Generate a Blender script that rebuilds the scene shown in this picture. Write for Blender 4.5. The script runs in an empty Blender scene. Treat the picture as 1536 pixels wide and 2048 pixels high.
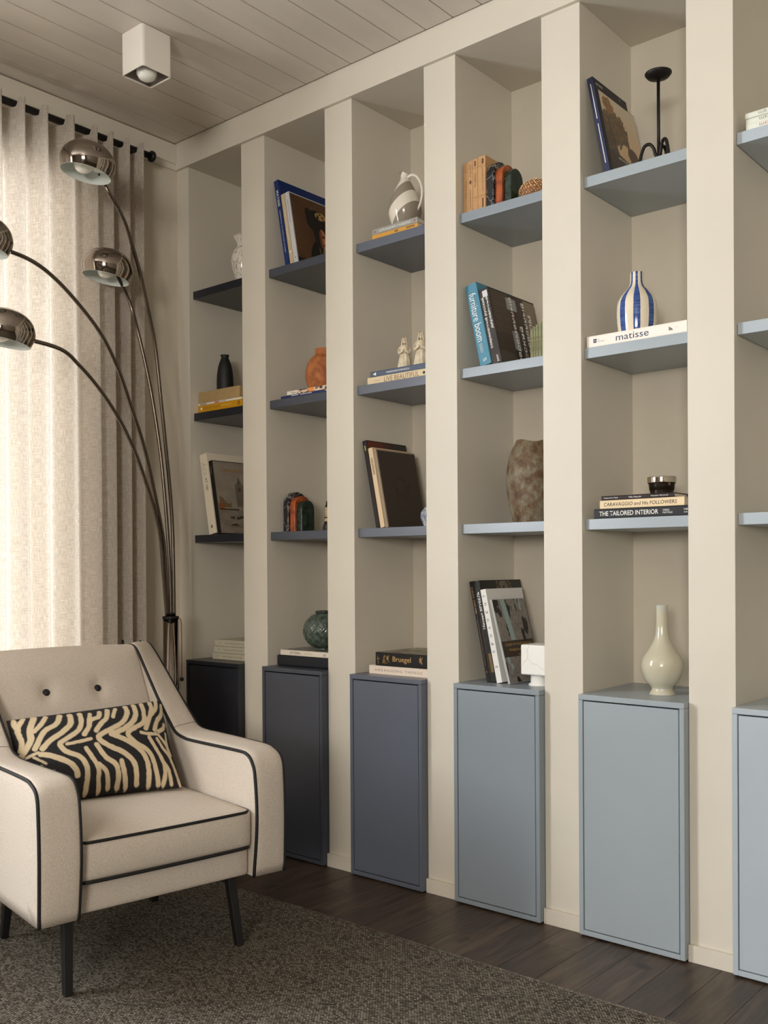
import bpy, bmesh, math, random
from mathutils import Vector, Matrix, Euler
random.seed(7)
SC = bpy.context.scene
COL = SC.collection
PI = math.pi

# ------------------------------------------------------------------ camera, world, daylight
F_PX, CY = 1958.04, 1145.855
CAM = Vector((3.2046, -2.5063, 1.05)); YAW, PITCH, ROLL = 0.701242, -0.0055516, -0.0063788
Fv = Vector((-math.sin(YAW)*math.cos(PITCH), math.cos(YAW)*math.cos(PITCH), math.sin(PITCH)))
Rv = Fv.cross(Vector((0, 0, 1))).normalized(); Uv = Rv.cross(Fv)
R2 = Rv*math.cos(ROLL) + Uv*math.sin(ROLL); U2 = -Rv*math.sin(ROLL) + Uv*math.cos(ROLL)
cd = bpy.data.cameras.new('camera'); cam = bpy.data.objects.new('camera', cd); COL.objects.link(cam)
mw = Matrix((R2, U2, -Fv)).transposed().to_4x4(); mw.translation = CAM
cam.matrix_world = mw
cd.sensor_fit = 'VERTICAL'; cd.sensor_height = 36.0; cd.lens = F_PX*36.0/2048.0
cd.shift_y = (CY-1024.0)/2048.0; cd.clip_start = 0.05
SC.camera = cam
SC.view_settings.view_transform = 'Standard'; SC.view_settings.look = 'None'
SC.view_settings.gamma = 1.0; SC.view_settings.exposure = 0.0
try: SC.view_settings.use_curve_mapping = False
except Exception: pass
wd = bpy.data.worlds.new('sky'); SC.world = wd; wd.use_nodes = True
wd.node_tree.nodes['Background'].inputs[0].default_value = (0.80, 0.90, 1.0, 1)
wd.node_tree.nodes['Background'].inputs[1].default_value = 1.0

def area(name, loc, rot, sx, sy, power, color, spread=PI):
    l = bpy.data.lights.new(name, 'AREA'); l.shape = 'RECTANGLE'; l.size = sx; l.size_y = sy
    l.energy = power; l.color = color; l.spread = spread
    o = bpy.data.objects.new(name, l); o.location = loc; o.rotation_euler = rot; COL.objects.link(o)
    return o
# daylight standing in the window openings
WIN1 = (-1.60, -0.46, 0.12, 2.50)     # y0, y1, z0, z1 on the left wall, behind the curtain
WIN2 = (-3.25, -2.20, 0.95, 2.50)     # uncovered window on the left wall
WIN3 = (3.5, 5.1, 0.6, 2.5)           # window on the wall behind the camera (x0, x1, z0, z1)
area('daylight_behind_curtain', (-0.30, -1.03, 1.31), (0, -PI/2, 0), 2.5, 1.3, 54, (1.0, 0.98, 0.96))
area('daylight_left_window', (-0.20, -2.725, 1.72), (0, -PI/2, 0), 1.5, 1.02, 196, (0.91, 0.955, 1.0))
area('daylight_rear_window', (4.3, -5.62, 1.75), (PI/2, 0, math.radians(14)), 1.3, 1.2, 76, (1.0, 0.95, 0.88))
area('ground_bounce_rear_window', (4.3, -5.66, 1.60), (PI/2+0.60, 0, math.radians(14)), 1.3, 0.8, 135, (1.0, 0.94, 0.87))

# ------------------------------------------------------------------ materials
def lin(c):
    def f(v):
        v = v/255.0
        return v/12.92 if v <= 0.04045 else ((v+0.055)/1.055)**2.4
    return (f(c[0]), f(c[1]), f(c[2]), 1.0)
MATS = {}
def mat(name, c=(200, 200, 200), rough=0.6, metal=0.0, var=0.0, vscale=20.0, bump=0.0, bscale=200.0, spec=None, coat=0.0, stretch=(1, 1, 1), attr=None, c2=None):
    if name in MATS: return MATS[name]
    m = bpy.data.materials.new(name); m.use_nodes = True
    nt = m.node_tree; N = nt.nodes; L = nt.links; b = N['Principled BSDF']
    b.inputs['Base Color'].default_value = lin(c); b.inputs['Roughness'].default_value = rough; b.inputs['Metallic'].default_value = metal
    if spec is not None: b.inputs['Specular IOR Level'].default_value = spec
    if coat: b.inputs['Coat Weight'].default_value = coat; b.inputs['Coat Roughness'].default_value = 0.08
    tc = N.new('ShaderNodeTexCoord'); mp = N.new('ShaderNodeMapping'); mp.inputs['Scale'].default_value = stretch
    L.new(tc.outputs['Object'], mp.inputs['Vector'])
    if attr:
        a = N.new('ShaderNodeAttribute'); a.attribute_name = attr; L.new(a.outputs['Color'], b.inputs['Base Color'])
    if var or c2:
        n = N.new('ShaderNodeTexNoise'); n.inputs['Scale'].default_value = vscale; n.inputs['Detail'].default_value = 5
        L.new(mp.outputs['Vector'], n.inputs['Vector'])
        mx = N.new('ShaderNodeMix'); mx.data_type = 'RGBA'
        cc = c2 if c2 else tuple(max(0, v*(1-var)) for v in c)
        mx.inputs['A'].default_value = lin(c); mx.inputs['B'].default_value = lin(cc)
        r = N.new('ShaderNodeMapRange'); r.inputs['From Min'].default_value = 0.35; r.inputs['From Max'].default_value = 0.65
        L.new(n.outputs['Fac'], r.inputs['Value']); L.new(r.outputs['Result'], mx.inputs['Factor']); L.new(mx.outputs['Result'], b.inputs['Base Color'])
    if bump:
        n2 = N.new('ShaderNodeTexNoise'); n2.inputs['Scale'].default_value = bscale; n2.inputs['Detail'].default_value = 3
        L.new(mp.outputs['Vector'], n2.inputs['Vector'])
        bp = N.new('ShaderNodeBump'); bp.inputs['Strength'].default_value = bump; bp.inputs['Distance'].default_value = 0.002
        L.new(n2.outputs['Fac'], bp.inputs['Height']); L.new(bp.outputs['Normal'], b.inputs['Normal'])
    MATS[name] = m
    return m

CREAM = mat('cream_wall_paint', (206, 197, 180), 0.55, var=0.03, vscale=3, bump=0.05, bscale=120)
CREAM2 = mat('cream_column_paint', (210, 203, 188), 0.5, var=0.03, vscale=2, bump=0.04, bscale=90)
WHITEBOARD = mat('ceiling_board_paint', (214, 205, 193), 0.6, var=0.04, vscale=2.5, bump=0.04, bscale=40, stretch=(4, 1, 1))
GAPDARK = mat('dark_gap', (40, 34, 28), 0.9)
BLACKMETAL = mat('black_metal', (22, 21, 21), 0.45, 0.3)
CHROME = mat('smoked_chrome', (150, 140, 130), 0.06, 1.0)
ARMMETAL = mat('smoked_chrome_tube', (104, 94, 84), 0.22, 1.0)
STEEL = mat('polished_steel', (205, 195, 178), 0.1, 1.0)
LAMPWHITE = mat('white_enamel', (225, 230, 225), 0.45)
WHITEPAINT = mat('white_lacquer', (228, 222, 212), 0.35)
FROST = mat('frosted_bulb_glass', (240, 238, 230), 0.25, spec=0.6)
PIPING = mat('black_piping', (14, 13, 14), 0.65)
PAGES = mat('book_pages', (226, 214, 192), 0.8, var=0.12, vscale=400, stretch=(1, 1, 1))
INK_W = mat('white_ink', (232, 230, 224), 0.6)
INK_B = mat('black_ink', (22, 20, 20), 0.6)
INK_G = mat('grey_ink', (120, 116, 108), 0.6)
INK_GOLD = mat('gold_ink', (196, 158, 96), 0.5)
INK_TAN = mat('brown_ink', (122, 92, 60), 0.6)
INK_NAVY = mat('navy_ink', (38, 48, 86), 0.6)
PRINT = mat('printed_cover', rough=0.35, attr='Col')
PRINTM = mat('matt_printed_cloth', rough=0.85, attr='Col', bump=0.5, bscale=500)

# ------------------------------------------------------------------ mesh helpers
def link(name, me, m=None, parent=None, smooth=False):
    o = bpy.data.objects.new(name, me); COL.objects.link(o)
    if m: me.materials.append(m)
    if smooth:
        for p in me.polygons: p.use_smooth = True
    if parent: o.parent = parent
    return o
def mesh(name, vs, fs, m=None, parent=None, smooth=False, fix=True):
    me = bpy.data.meshes.new(name); me.from_pydata([tuple(v) for v in vs], [], fs); me.update()
    if fix:
        bm = bmesh.new(); bm.from_mesh(me); bmesh.ops.recalc_face_normals(bm, faces=bm.faces); bm.to_mesh(me); bm.free()
    return link(name, me, m, parent, smooth)
class MB:
    def __init__(s): s.v = []; s.f = []
    def add(s, vs, fs):
        n = len(s.v); s.v += [tuple(v) for v in vs]; s.f += [tuple(i+n for i in f) for f in fs]; return s
    def box(s, x0, x1, y0, y1, z0, z1):
        return s.add([(x0,y0,z0),(x1,y0,z0),(x1,y1,z0),(x0,y1,z0),(x0,y0,z1),(x1,y0,z1),(x1,y1,z1),(x0,y1,z1)],
                     [(0,3,2,1),(4,5,6,7),(0,1,5,4),(1,2,6,5),(2,3,7,6),(3,0,4,7)])
    def quad(s, a, b, c, d): return s.add([a, b, c, d], [(0, 1, 2, 3)])
    def build(s, name, m=None, parent=None, bevel=0, seg=2, smooth=False):
        o = mesh(name, s.v, s.f, m, parent, smooth)
        if bevel: bev(o, bevel, seg)
        return o
def bev(o, w, seg=2, ang=0.6):
    b = o.modifiers.new('bevel', 'BEVEL'); b.width = w; b.segments = seg; b.limit_method = 'ANGLE'; b.angle_limit = ang
    b.harden_normals = False
    for p in o.data.polygons: p.use_smooth = True
    w2 = o.modifiers.new('wn', 'WEIGHTED_NORMAL'); w2.keep_sharp = True
    return o
def box(name, x0, x1, y0, y1, z0, z1, m, parent=None, bevel=0, seg=2):
    return MB().box(x0, x1, y0, y1, z0, z1).build(name, m, parent, bevel, seg)
def lathe(name, prof, m, parent=None, n=56, M=None, wob=None):
    vs, fs = [], []
    k = len(prof)
    for j in range(n):
        a = 2*PI*j/n
        for i, (r, z) in enumerate(prof):
            rr = r*(wob(a, i/(k-1)) if wob else 1)
            vs.append(Vector((rr*math.cos(a), rr*math.sin(a), z)))
    for j in range(n):
        for i in range(k-1):
            a, b = j*k+i, ((j+1) % n)*k+i
            fs.append((a, b, b+1, a+1))
    if M: vs = [M @ v for v in vs]
    me = bpy.data.meshes.new(name); me.from_pydata([tuple(v) for v in vs], [], fs)
    bm = bmesh.new(); bm.from_mesh(me); bmesh.ops.remove_doubles(bm, verts=bm.verts, dist=1e-6); bmesh.ops.recalc_face_normals(bm, faces=bm.faces); bm.to_mesh(me); bm.free()
    return link(name, me, m, parent, True)
def smoothprof(pts, n=8):
    out = []
    for i in range(len(pts)-1):
        p0 = pts[max(i-1, 0)]; p1 = pts[i]; p2 = pts[i+1]; p3 = pts[min(i+2, len(pts)-1)]
        for k in range(n):
            t = k/n
            out.append(tuple(0.5*((2*p1[d]) + (-p0[d]+p2[d])*t + (2*p0[d]-5*p1[d]+4*p2[d]-p3[d])*t*t + (-p0[d]+3*p1[d]-3*p2[d]+p3[d])*t**3) for d in range(len(p1))))
    out.append(tuple(pts[-1]))
    return out
def tube_geo(pts, r, n=12, closed=False):
    pts = [Vector(p) for p in pts]; vs, fs = [], []
    k = len(pts); up = None
    for i, p in enumerate(pts):
        if closed: t = (pts[(i+1) % k]-pts[i-1]).normalized()
        else: t = (pts[min(i+1, k-1)]-pts[max(i-1, 0)]).normalized()
        if up is None:
            up = t.orthogonal().normalized()
        else:
            up = (up - t*up.dot(t)).normalized()
        s = t.cross(up); rr = r[i] if isinstance(r, (list, tuple)) else r
        for j in range(n):
            a = 2*PI*j/n; vs.append(p + up*(rr*math.cos(a)) + s*(rr*math.sin(a)))
    for i in range(k if closed else k-1):
        for j in range(n):
            a, b = i*n+j, i*n+(j+1) % n; c, d = ((i+1) % k)*n+(j+1) % n, ((i+1) % k)*n+j
            fs.append((a, b, c, d))
    if not closed:
        fs.append(tuple(range(n-1, -1, -1))); fs.append(tuple((k-1)*n+j for j in range(n)))
    return vs, fs
def tube(name, pts, r, m, parent=None, n=12, closed=False):
    v, f = tube_geo(pts, r, n, closed); return mesh(name, v, f, m, parent, True)
def empty(name, loc=(0, 0, 0), rot=None, M=None):
    o = bpy.data.objects.new(name, None); COL.objects.link(o); o.empty_display_size = 0.05
    if M is not None: o.matrix_world = M
    else:
        o.location = loc
        if rot: o.rotation_euler = rot
    return o
def tag(o, label, cat, group=None, kind=None):
    o['label'] = label; o['category'] = cat
    if group: o['group'] = group
    if kind: o['kind'] = kind
    return o
def struct(o, label=None):
    o['kind'] = 'structure'
    if label: o['label'] = label
    return o
def letters(parent, s, o, u, v, length, height, m, name='lettering', shear=0.0, off=0.0, fit=True, spacing=1.0, center=True):
    """flat text lying on a face: o = middle of the text, u = reading direction, v = up of the letters"""
    cu = bpy.data.curves.new('t', 'FONT'); cu.body = s; cu.size = 1.0; cu.shear = shear; cu.offset = off
    cu.space_character = spacing; cu.resolution_u = 3
    to = bpy.data.objects.new('t', cu); COL.objects.link(to)
    dg = bpy.context.evaluated_depsgraph_get(); dg.update()
    me = bpy.data.meshes.new_from_object(to.evaluated_get(dg))
    bpy.data.objects.remove(to); bpy.data.curves.remove(cu)
    if not me.vertices: return None
    xs = [q.co.x for q in me.vertices]; ys = [q.co.y for q in me.vertices]
    x0, x1, y0, y1 = min(xs), max(xs), min(ys), max(ys)
    o, u, v = Vector(o), Vector(u).normalized(), Vector(v).normalized()
    sx = length/(x1-x0); sy = height/(y1-y0)
    if not fit: sx = sy = min(sx, sy)
    for q in me.vertices:
        q.co = o + u*((q.co.x-(x0+x1)/2)*sx) + v*((q.co.y-(y0+y1)/2)*sy)
    me.name = name
    return link(name, me, m, parent)
def art(name, parent, o, u, v, w, h, nu, nv, fn, m=None, bulge=None):
    """grid sheet whose printed colours come from fn(s, t) in sRGB 0..255"""
    o, u, v = Vector(o), Vector(u).normalized(), Vector(v).normalized()
    vs, fs, cs = [], [], []
    for j in range(nv+1):
        for i in range(nu+1):
            s, t = i/nu, j/nv
            vs.append(o + u*(s*w) + v*(t*h)); cs.append(lin(fn(s, t)))
    for j in range(nv):
        for i in range(nu):
            a = j*(nu+1)+i; fs.append((a, a+1, a+nu+2, a+nu+1))
    ob = mesh(name, vs, fs, m or PRINT, parent, fix=False)
    at = ob.data.color_attributes.new('Col', 'FLOAT_COLOR', 'POINT')
    for i, c in enumerate(cs): at.data[i].color = c
    return ob
# small value noise for printed pictures
_P = [random.random() for _ in range(4096)]
def vn(x, y):
    xi, yi = math.floor(x), math.floor(y); fx, fy = x-xi, y-yi
    fx = fx*fx*(3-2*fx); fy = fy*fy*(3-2*fy)
    g = lambda a, b: _P[(a*73+b*197) % 4096]
    return (g(xi, yi)*(1-fx)+g(xi+1, yi)*fx)*(1-fy)+(g(xi, yi+1)*(1-fx)+g(xi+1, yi+1)*fx)*fy
def fbm(x, y): return 0.55*vn(x, y)+0.3*vn(2.1*x+7, 2.1*y+3)+0.15*vn(4.3*x+1, 4.3*y+9)
def mixc(a, b, t):
    t = max(0, min(1, t)); return tuple(a[i]*(1-t)+b[i]*t for i in range(3))
def ell(s, t, cx, cy, rx, ry): return ((s-cx)/rx)**2+((t-cy)/ry)**2

# ------------------------------------------------------------------ room
H, ZB, D = 2.7651, 2.6602, 0.3242
NL = [0.0747, 0.5181, 0.9559, 1.3937, 1.8312, 2.2707]
NR = [0.3895, 0.8277, 1.2682, 1.7046, 2.1451, 2.5830]
ROOM_X, ROOM_Y = 6.2, -5.4
# floor boards: long planks running away from the bookcase
def floor_material():
    m = bpy.data.materials.new('smoked_oak_planks'); m.use_nodes = True; nt = m.node_tree; N = nt.nodes; L = nt.links; b = N['Principled BSDF']
    tc = N.new('ShaderNodeTexCoord'); at = N.new('ShaderNodeAttribute'); at.attribute_name = 'Col'
    mp = N.new('ShaderNodeMapping'); mp.inputs['Scale'].default_value = (26, 2.2, 1)
    add = N.new('ShaderNodeVectorMath'); add.operation = 'ADD'
    sc = N.new('ShaderNodeVectorMath'); sc.operation = 'SCALE'; sc.inputs['Scale'].default_value = 37.0
    L.new(at.outputs['Color'], sc.inputs[0]); L.new(tc.outputs['Object'], add.inputs[0]); L.new(sc.outputs['Vector'], add.inputs[1]); L.new(add.outputs['Vector'], mp.inputs['Vector'])
    n = N.new('ShaderNodeTexNoise'); n.inputs['Scale'].default_value = 1.6; n.inputs['Detail'].default_value = 7; n.inputs['Distortion'].default_value = 1.2
    L.new(mp.outputs['Vector'], n.inputs['Vector'])
    r = N.new('ShaderNodeValToRGB'); r.color_ramp.elements[0].position = 0.3; r.color_ramp.elements[1].position = 0.72
    r.color_ramp.elements[0].color = lin((46, 37, 29)); r.color_ramp.elements[1].color = lin((86, 70, 54))
    L.new(n.outputs['Fac'], r.inputs['Fac'])
    kn = N.new('ShaderNodeTexNoise'); kn.inputs['Scale'].default_value = 5.5; kn.inputs['Detail'].default_value = 2
    L.new(add.outputs['Vector'], kn.inputs['Vector'])
    kr = N.new('ShaderNodeMapRange'); kr.inputs['From Min'].default_value = 0.66; kr.inputs['From Max'].default_value = 0.72
    L.new(kn.outputs['Fac'], kr.inputs['Value'])
    mk = N.new('ShaderNodeMix'); mk.data_type = 'RGBA'; mk.inputs['B'].default_value = lin((24, 21, 19))
    L.new(kr.outputs['Result'], mk.inputs['Factor']); L.new(r.outputs['Color'], mk.inputs['A'])
    hs = N.new('ShaderNodeHueSaturation'); sep = N.new('ShaderNodeSeparateColor'); L.new(at.outputs['Color'], sep.inputs['Color'])
    mr = N.new('ShaderNodeMapRange'); mr.inputs['To Min'].default_value = 0.78; mr.inputs['To Max'].default_value = 1.2
    L.new(sep.outputs['Red'], mr.inputs['Value']); L.new(mr.outputs['Result'], hs.inputs['Value']); L.new(mk.outputs['Result'], hs.inputs['Color'])
    L.new(hs.outputs['Color'], b.inputs['Base Color']); b.inputs['Roughness'].default_value = 0.42
    bp = N.new('ShaderNodeBump'); bp.inputs['Strength'].default_value = 0.25; bp.inputs['Distance'].default_value = 0.001
    L.new(n.outputs['Fac'], bp.inputs['Height']); L.new(bp.outputs['Normal'], b.inputs['Normal'])
    return m
def build_floor():
    mb = MB(); cols = []; pw = 0.116; x = 1.192-11*pw
    while x < ROOM_X:
        y = -0.2 - random.random()*1.2 + 1.4
        while y > ROOM_Y:
            ln = 0.9+random.random()*0.6
            y1 = min(y, 0.34); y0 = max(y-ln, ROOM_Y)
            if y1 > y0+0.01:
                xa, xb = max(x, 0)+0.0006, min(x+pw, ROOM_X)-0.0006
                if xb > xa:
                    mb.box(xa, xb, y0+0.0006, y1-0.0006, -0.012, 0.0); cols += [random.random()]*8
            y -= ln
        x += pw
    n0 = len(mb.v); mb.box(-0.1, ROOM_X+0.1, ROOM_Y-0.1, 0.4, -0.05, -0.003); cols += [0.0]*8
    o = mb.build('floor', floor_material()); at = o.data.color_attributes.new('Col', 'FLOAT_COLOR', 'POINT')
    for i, c in enumerate(cols): at.data[i].color = (c, (c*7.3) % 1, (c*3.1) % 1, 1)
    return struct(o)
build_floor()
def build_ceiling():
    mb = MB(); pw = 0.1075; x = 0.8619-8*pw
    while x < ROOM_X:
        xa, xb = max(x, 0.004)+0.0014, min(x+pw, ROOM_X)-0.0014
        if xb > xa: mb.box(xa, xb, ROOM_Y, -0.018, H, H+0.012)
        x += pw
    o = mb.build('ceiling', WHITEBOARD, bevel=0.0016, seg=1)
    return struct(o)
build_ceiling()
struct(box('trim_1', -0.15, ROOM_X+0.15, ROOM_Y-0.15, D+0.1, H+0.010, H+0.08, GAPDARK))
def wall_with_holes(name, plane, t, a0, a1, z0, z1, holes, m):
    """plane 'x': wall between x=t[0], t[1] running along y; plane 'y': along x"""
    mb = MB(); cuts = sorted(set([a0, a1]+[h[0] for h in holes]+[h[1] for h in holes]))
    for i in range(len(cuts)-1):
        p, q = cuts[i], cuts[i+1]; hs = [h for h in holes if h[0] <= p and h[1] >= q]
        segs = [(z0, z1)] if not hs else [(z0, hs[0][2]), (hs[0][3], z1)]
        for (s0, s1) in segs:
            if plane == 'x': mb.box(t[0], t[1], p, q, s0, s1)
            else: mb.box(p, q, t[0], t[1], s0, s1)
    return struct(mb.build(name, m))
wall_with_holes('wall_left', 'x', (-0.15, 0.0), ROOM_Y-0.15, D+0.1, -0.05, H+0.01, [WIN2, WIN1], CREAM)
wall_with_holes('wall_front', 'y', (ROOM_Y-0.15, ROOM_Y), 0.0, ROOM_X+0.15, -0.05, H+0.01, [WIN3], mat('bounce_cutting_taupe', (128, 118, 104), 0.6))
TAUPE = mat('bounce_cutting_taupe', (128, 118, 104), 0.6)  # unseen front and right walls darkened to cut bounced light
struct(box('wall_right', ROOM_X, ROOM_X+0.15, ROOM_Y-0.15, D+0.1, -0.05, H+0.01, TAUPE))
struct(box('wall_back', 0.0, ROOM_X, D, D+0.1, -0.05, H+0.01, CREAM))
# piers between the niches
cx = [(0.0, NL[0])] + [(NR[i], NL[i+1]) for i in range(5)] + [(NR[5], ROOM_X)]
for i, (a, b) in enumerate(cx):
    o = box('trim_%d' % (i+2), a, b, 0.0, D, -0.05, ZB+0.0005, CREAM2, bevel=0.0012, seg=1); struct(o)
# beam over the niches with the soffit behind it
struct(box('trim_9', 0.0, ROOM_X, -0.0129, D, ZB, H+0.005, CREAM2, bevel=0.001, seg=1))
# cornice boards on the left wall
mbt = MB().box(0.0, 0.0153, ROOM_Y, -0.0135, 2.6834, H-0.004); struct(mbt.build('trim_10', CREAM2, bevel=0.001, seg=1))
struct(box('trim_11', 0.0, 0.0085, ROOM_Y, -0.0005, 2.6605, 2.6834, CREAM2))
# baseboards on the piers
mb = MB()
for i, (a, b) in enumerate(cx):
    mb.box(a+(0 if i == 0 else -0.0), b, -0.0121, 0.0, 0.0, 0.0453)
struct(mb.build('baseboard_back', CREAM2, bevel=0.001, seg=1))
struct(box('baseboard_left', 0.0, 0.012, ROOM_Y, -0.0125, 0.0, 0.0453, CREAM2, bevel=0.001, seg=1))
# windows
def window(n, plane, w, t):
    r = empty('window_%d' % n); r['kind'] = 'structure'
    a0, a1, z0, z1 = w; mb = MB(); f = 0.05
    def B(p, q, s0, s1):
        if plane == 'x': mb.box(t-0.03, t+0.03, p, q, s0, s1)
        else: mb.box(p, q, t-0.03, t+0.03, s0, s1)
    am = (a0+a1)/2
    B(a0, a0+f, z0, z1); B(a1-f, a1, z0, z1); B(am-f*0.8, am+f*0.8, z0, z1); B(a0, a1, z0, z0+f); B(a0, a1, z1-f, z1)
    mb.build('window_frame', WHITEPAINT, r, bevel=0.003)
    gm = MATS.get('window_glass')
    if not gm:
        gm = bpy.data.materials.new('window_glass'); gm.use_nodes = True; nt = gm.node_tree
        for q in list(nt.nodes):
            if q.type != 'OUTPUT_MATERIAL': nt.nodes.remove(q)
        tr = nt.nodes.new('ShaderNodeBsdfTransparent'); gl = nt.nodes.new('ShaderNodeBsdfGlossy'); gl.inputs['Roughness'].default_value = 0.02
        mx = nt.nodes.new('ShaderNodeMixShader'); mx.inputs[0].default_value = 0.05
        nt.links.new(tr.outputs[0], mx.inputs[1]); nt.links.new(gl.outputs[0], mx.inputs[2]); nt.links.new(mx.outputs[0], [q for q in nt.nodes if q.type == 'OUTPUT_MATERIAL'][0].inputs[0])
        MATS['window_glass'] = gm
    g = MB()
    for (p, q) in ((a0+f, am-f*0.8), (am+f*0.8, a1-f)):
        if plane == 'x': g.box(t-0.003, t+0.003, p, q, z0+f, z1-f)
        else: g.box(p, q, t-0.003, t+0.003, z0+f, z1-f)
    g.build('window_pane', gm, r)
window(1, 'x', WIN1, -0.09); window(2, 'x', WIN2, -0.09); window(3, 'y', WIN3, ROOM_Y-0.08)

# ------------------------------------------------------------------ cabinets and shelves
PAINTS = [(34, 36, 44), (62, 67, 79), (93, 99, 111), (135, 144, 152), (154, 163, 169), (172, 182, 189)]
PNAME = ['near-black navy', 'charcoal grey-blue', 'slate grey', 'medium blue-grey', 'pale blue-grey', 'lightest silvery blue']
PM = [mat('lacquer_'+PNAME[i].replace(' ', '_').replace('-', '_'), PAINTS[i], 0.33, var=0.02, vscale=4) for i in range(6)]
CABL = ['near-black navy base cabinet in the corner niche behind the armchair',
        'charcoal grey-blue base cabinet just right of the armchair, under the green globe vase',
        'slate grey base cabinet with two stacked books, third from the window',
        'medium blue-grey base cabinet under the leaning books and white stone block',
        'pale blue-grey base cabinet under the cream long-necked vase',
        'lightest silvery blue base cabinet, cut off by the right edge of the photo']
for i in range(6):
    a, b = NL[i]+0.0008, NR[i]-0.0008; m = PM[i]; y0 = -0.030; zc = 0.6871; w = 0.0135
    r = tag(empty('base_cabinet', ((a+b)/2, 0, 0)), CABL[i], 'cabinet', 'base cabinets in the niches')
    c = -(a+b)/2; L0, L1 = a+c, b+c
    mb = MB().box(L0, L0+w, y0, D-0.002, 0.0055, zc-0.0158).box(L1-w, L1, y0, D-0.002, 0.0055, zc-0.0158).box(L0+w, L1-w, y0, D-0.002, 0.0055, 0.0195).box(L0+w, L1-w, D-0.012, D-0.004, 0.0195, zc-0.0158)
    mb.build('carcass', m, r, bevel=0.0008, seg=1)
    box('top_panel', L0, L1, y0, D-0.002, zc-0.0153, zc, m, r, bevel=0.001, seg=2)
    box('door', L0+w+0.0026, L1-w-0.0026, y0+0.0012, y0+0.019, 0.0195+0.0026, zc-0.0158-0.0034, m, r, bevel=0.0012, seg=2)
    box('gap_shade', L0+0.01, L1-0.01, -0.01, D-0.01, 0.0, 0.0055, mat('gap_shade_black', (15, 15, 17), 0.8), r)  # black slab stands in for the shaded gap under the cabinet
SZ = {'A': 2.1644, 'B': 1.6752, 'C': 1.1848}
SHL = [['near-black shelf at the top of the corner niche, under the veined vase', 'near-black shelf carrying the yellow book and gold box', 'near-black shelf, lowest in the corner niche, under the leaning white book'],
       ['charcoal shelf holding the leaning royal blue book', 'charcoal shelf under the terracotta vase', 'charcoal shelf under the stone arch bookend and dark objects'],
       ['slate grey shelf under the striped jug', 'slate grey shelf under the two white figurines', 'slate grey shelf under the tall dark brown slipcase book'],
       ['blue-grey shelf under the kraft paperbacks and shell ball', 'blue-grey shelf under the teal spined book', 'blue-grey shelf under the large rusty stoneware vase'],
       ['pale blue-grey shelf under the black candlestick', 'pale blue-grey shelf under the blue striped vase', 'pale blue-grey shelf under the stacked books and steel bowl'],
       ['silvery blue shelf at the right edge with three white books', 'silvery blue shelf at the right edge, middle one and empty', 'silvery blue shelf at the right edge, lowest and empty']]
for i in range(6):
    for k, s in enumerate('ABC'):
        o = box('shelf', NL[i]+0.0018, NR[i]-0.0018, 0.0184, D-0.001, SZ[s]-0.0305, SZ[s], PM[i], bevel=0.0012, seg=2)
        tag(o, SHL[i][k], 'shelf', 'shelves in the niches')

# ------------------------------------------------------------------ curtain and rod
def curtain_material():
    m = bpy.data.materials.new('linen_curtain'); m.use_nodes = True; nt = m.node_tree; N = nt.nodes; L = nt.links
    out = [q for q in N if q.type == 'OUTPUT_MATERIAL'][0]; b = N['Principled BSDF']
    at = N.new('ShaderNodeAttribute'); at.attribute_name = 'cloth'
    def thread(sx, sz, sc):
        mp = N.new('ShaderNodeMapping'); mp.inputs['Scale'].default_value = (sx, sz, 1); L.new(at.outputs['Vector'], mp.inputs['Vector'])
        n = N.new('ShaderNodeTexNoise'); n.inputs['Scale'].default_value = sc; n.inputs['Detail'].default_value = 4; L.new(mp.outputs['Vector'], n.inputs['Vector']); return n.outputs['Fac']
    a = thread(1, 14, 38); c = thread(14, 1, 38)
    mx = N.new('ShaderNodeMath'); mx.operation = 'ADD'; L.new(a, mx.inputs[0]); L.new(c, mx.inputs[1])
    r = N.new('ShaderNodeMapRange'); r.inputs['From Min'].default_value = 0.75; r.inputs['From Max'].default_value = 1.25; L.new(mx.outputs[0], r.inputs['Value'])
    cm = N.new('ShaderNodeMix'); cm.data_type = 'RGBA'; cm.inputs['A'].default_value = lin((184, 174, 160)); cm.inputs['B'].default_value = lin((222, 214, 203)); L.new(r.outputs['Result'], cm.inputs['Factor'])
    L.new(cm.outputs['Result'], b.inputs['Base Color']); b.inputs['Roughness'].default_value = 0.9; b.inputs['Specular IOR Level'].default_value = 0.1
    bp = N.new('ShaderNodeBump'); bp.inputs['Strength'].default_value = 0.3; bp.inputs['Distance'].default_value = 0.001; L.new(mx.outputs[0], bp.inputs['Height']); L.new(bp.outputs['Normal'], b.inputs['Normal'])
    tl = N.new('ShaderNodeBsdfTranslucent'); L.new(cm.outputs['Result'], tl.inputs['Color'])
    ms = N.new('ShaderNodeMixShader'); ms.inputs[0].default_value = 0.48
    L.new(b.outputs[0], ms.inputs[1]); L.new(tl.outputs[0], ms.inputs[2]); L.new(ms.outputs[0], out.inputs[0])
    return m
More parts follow.
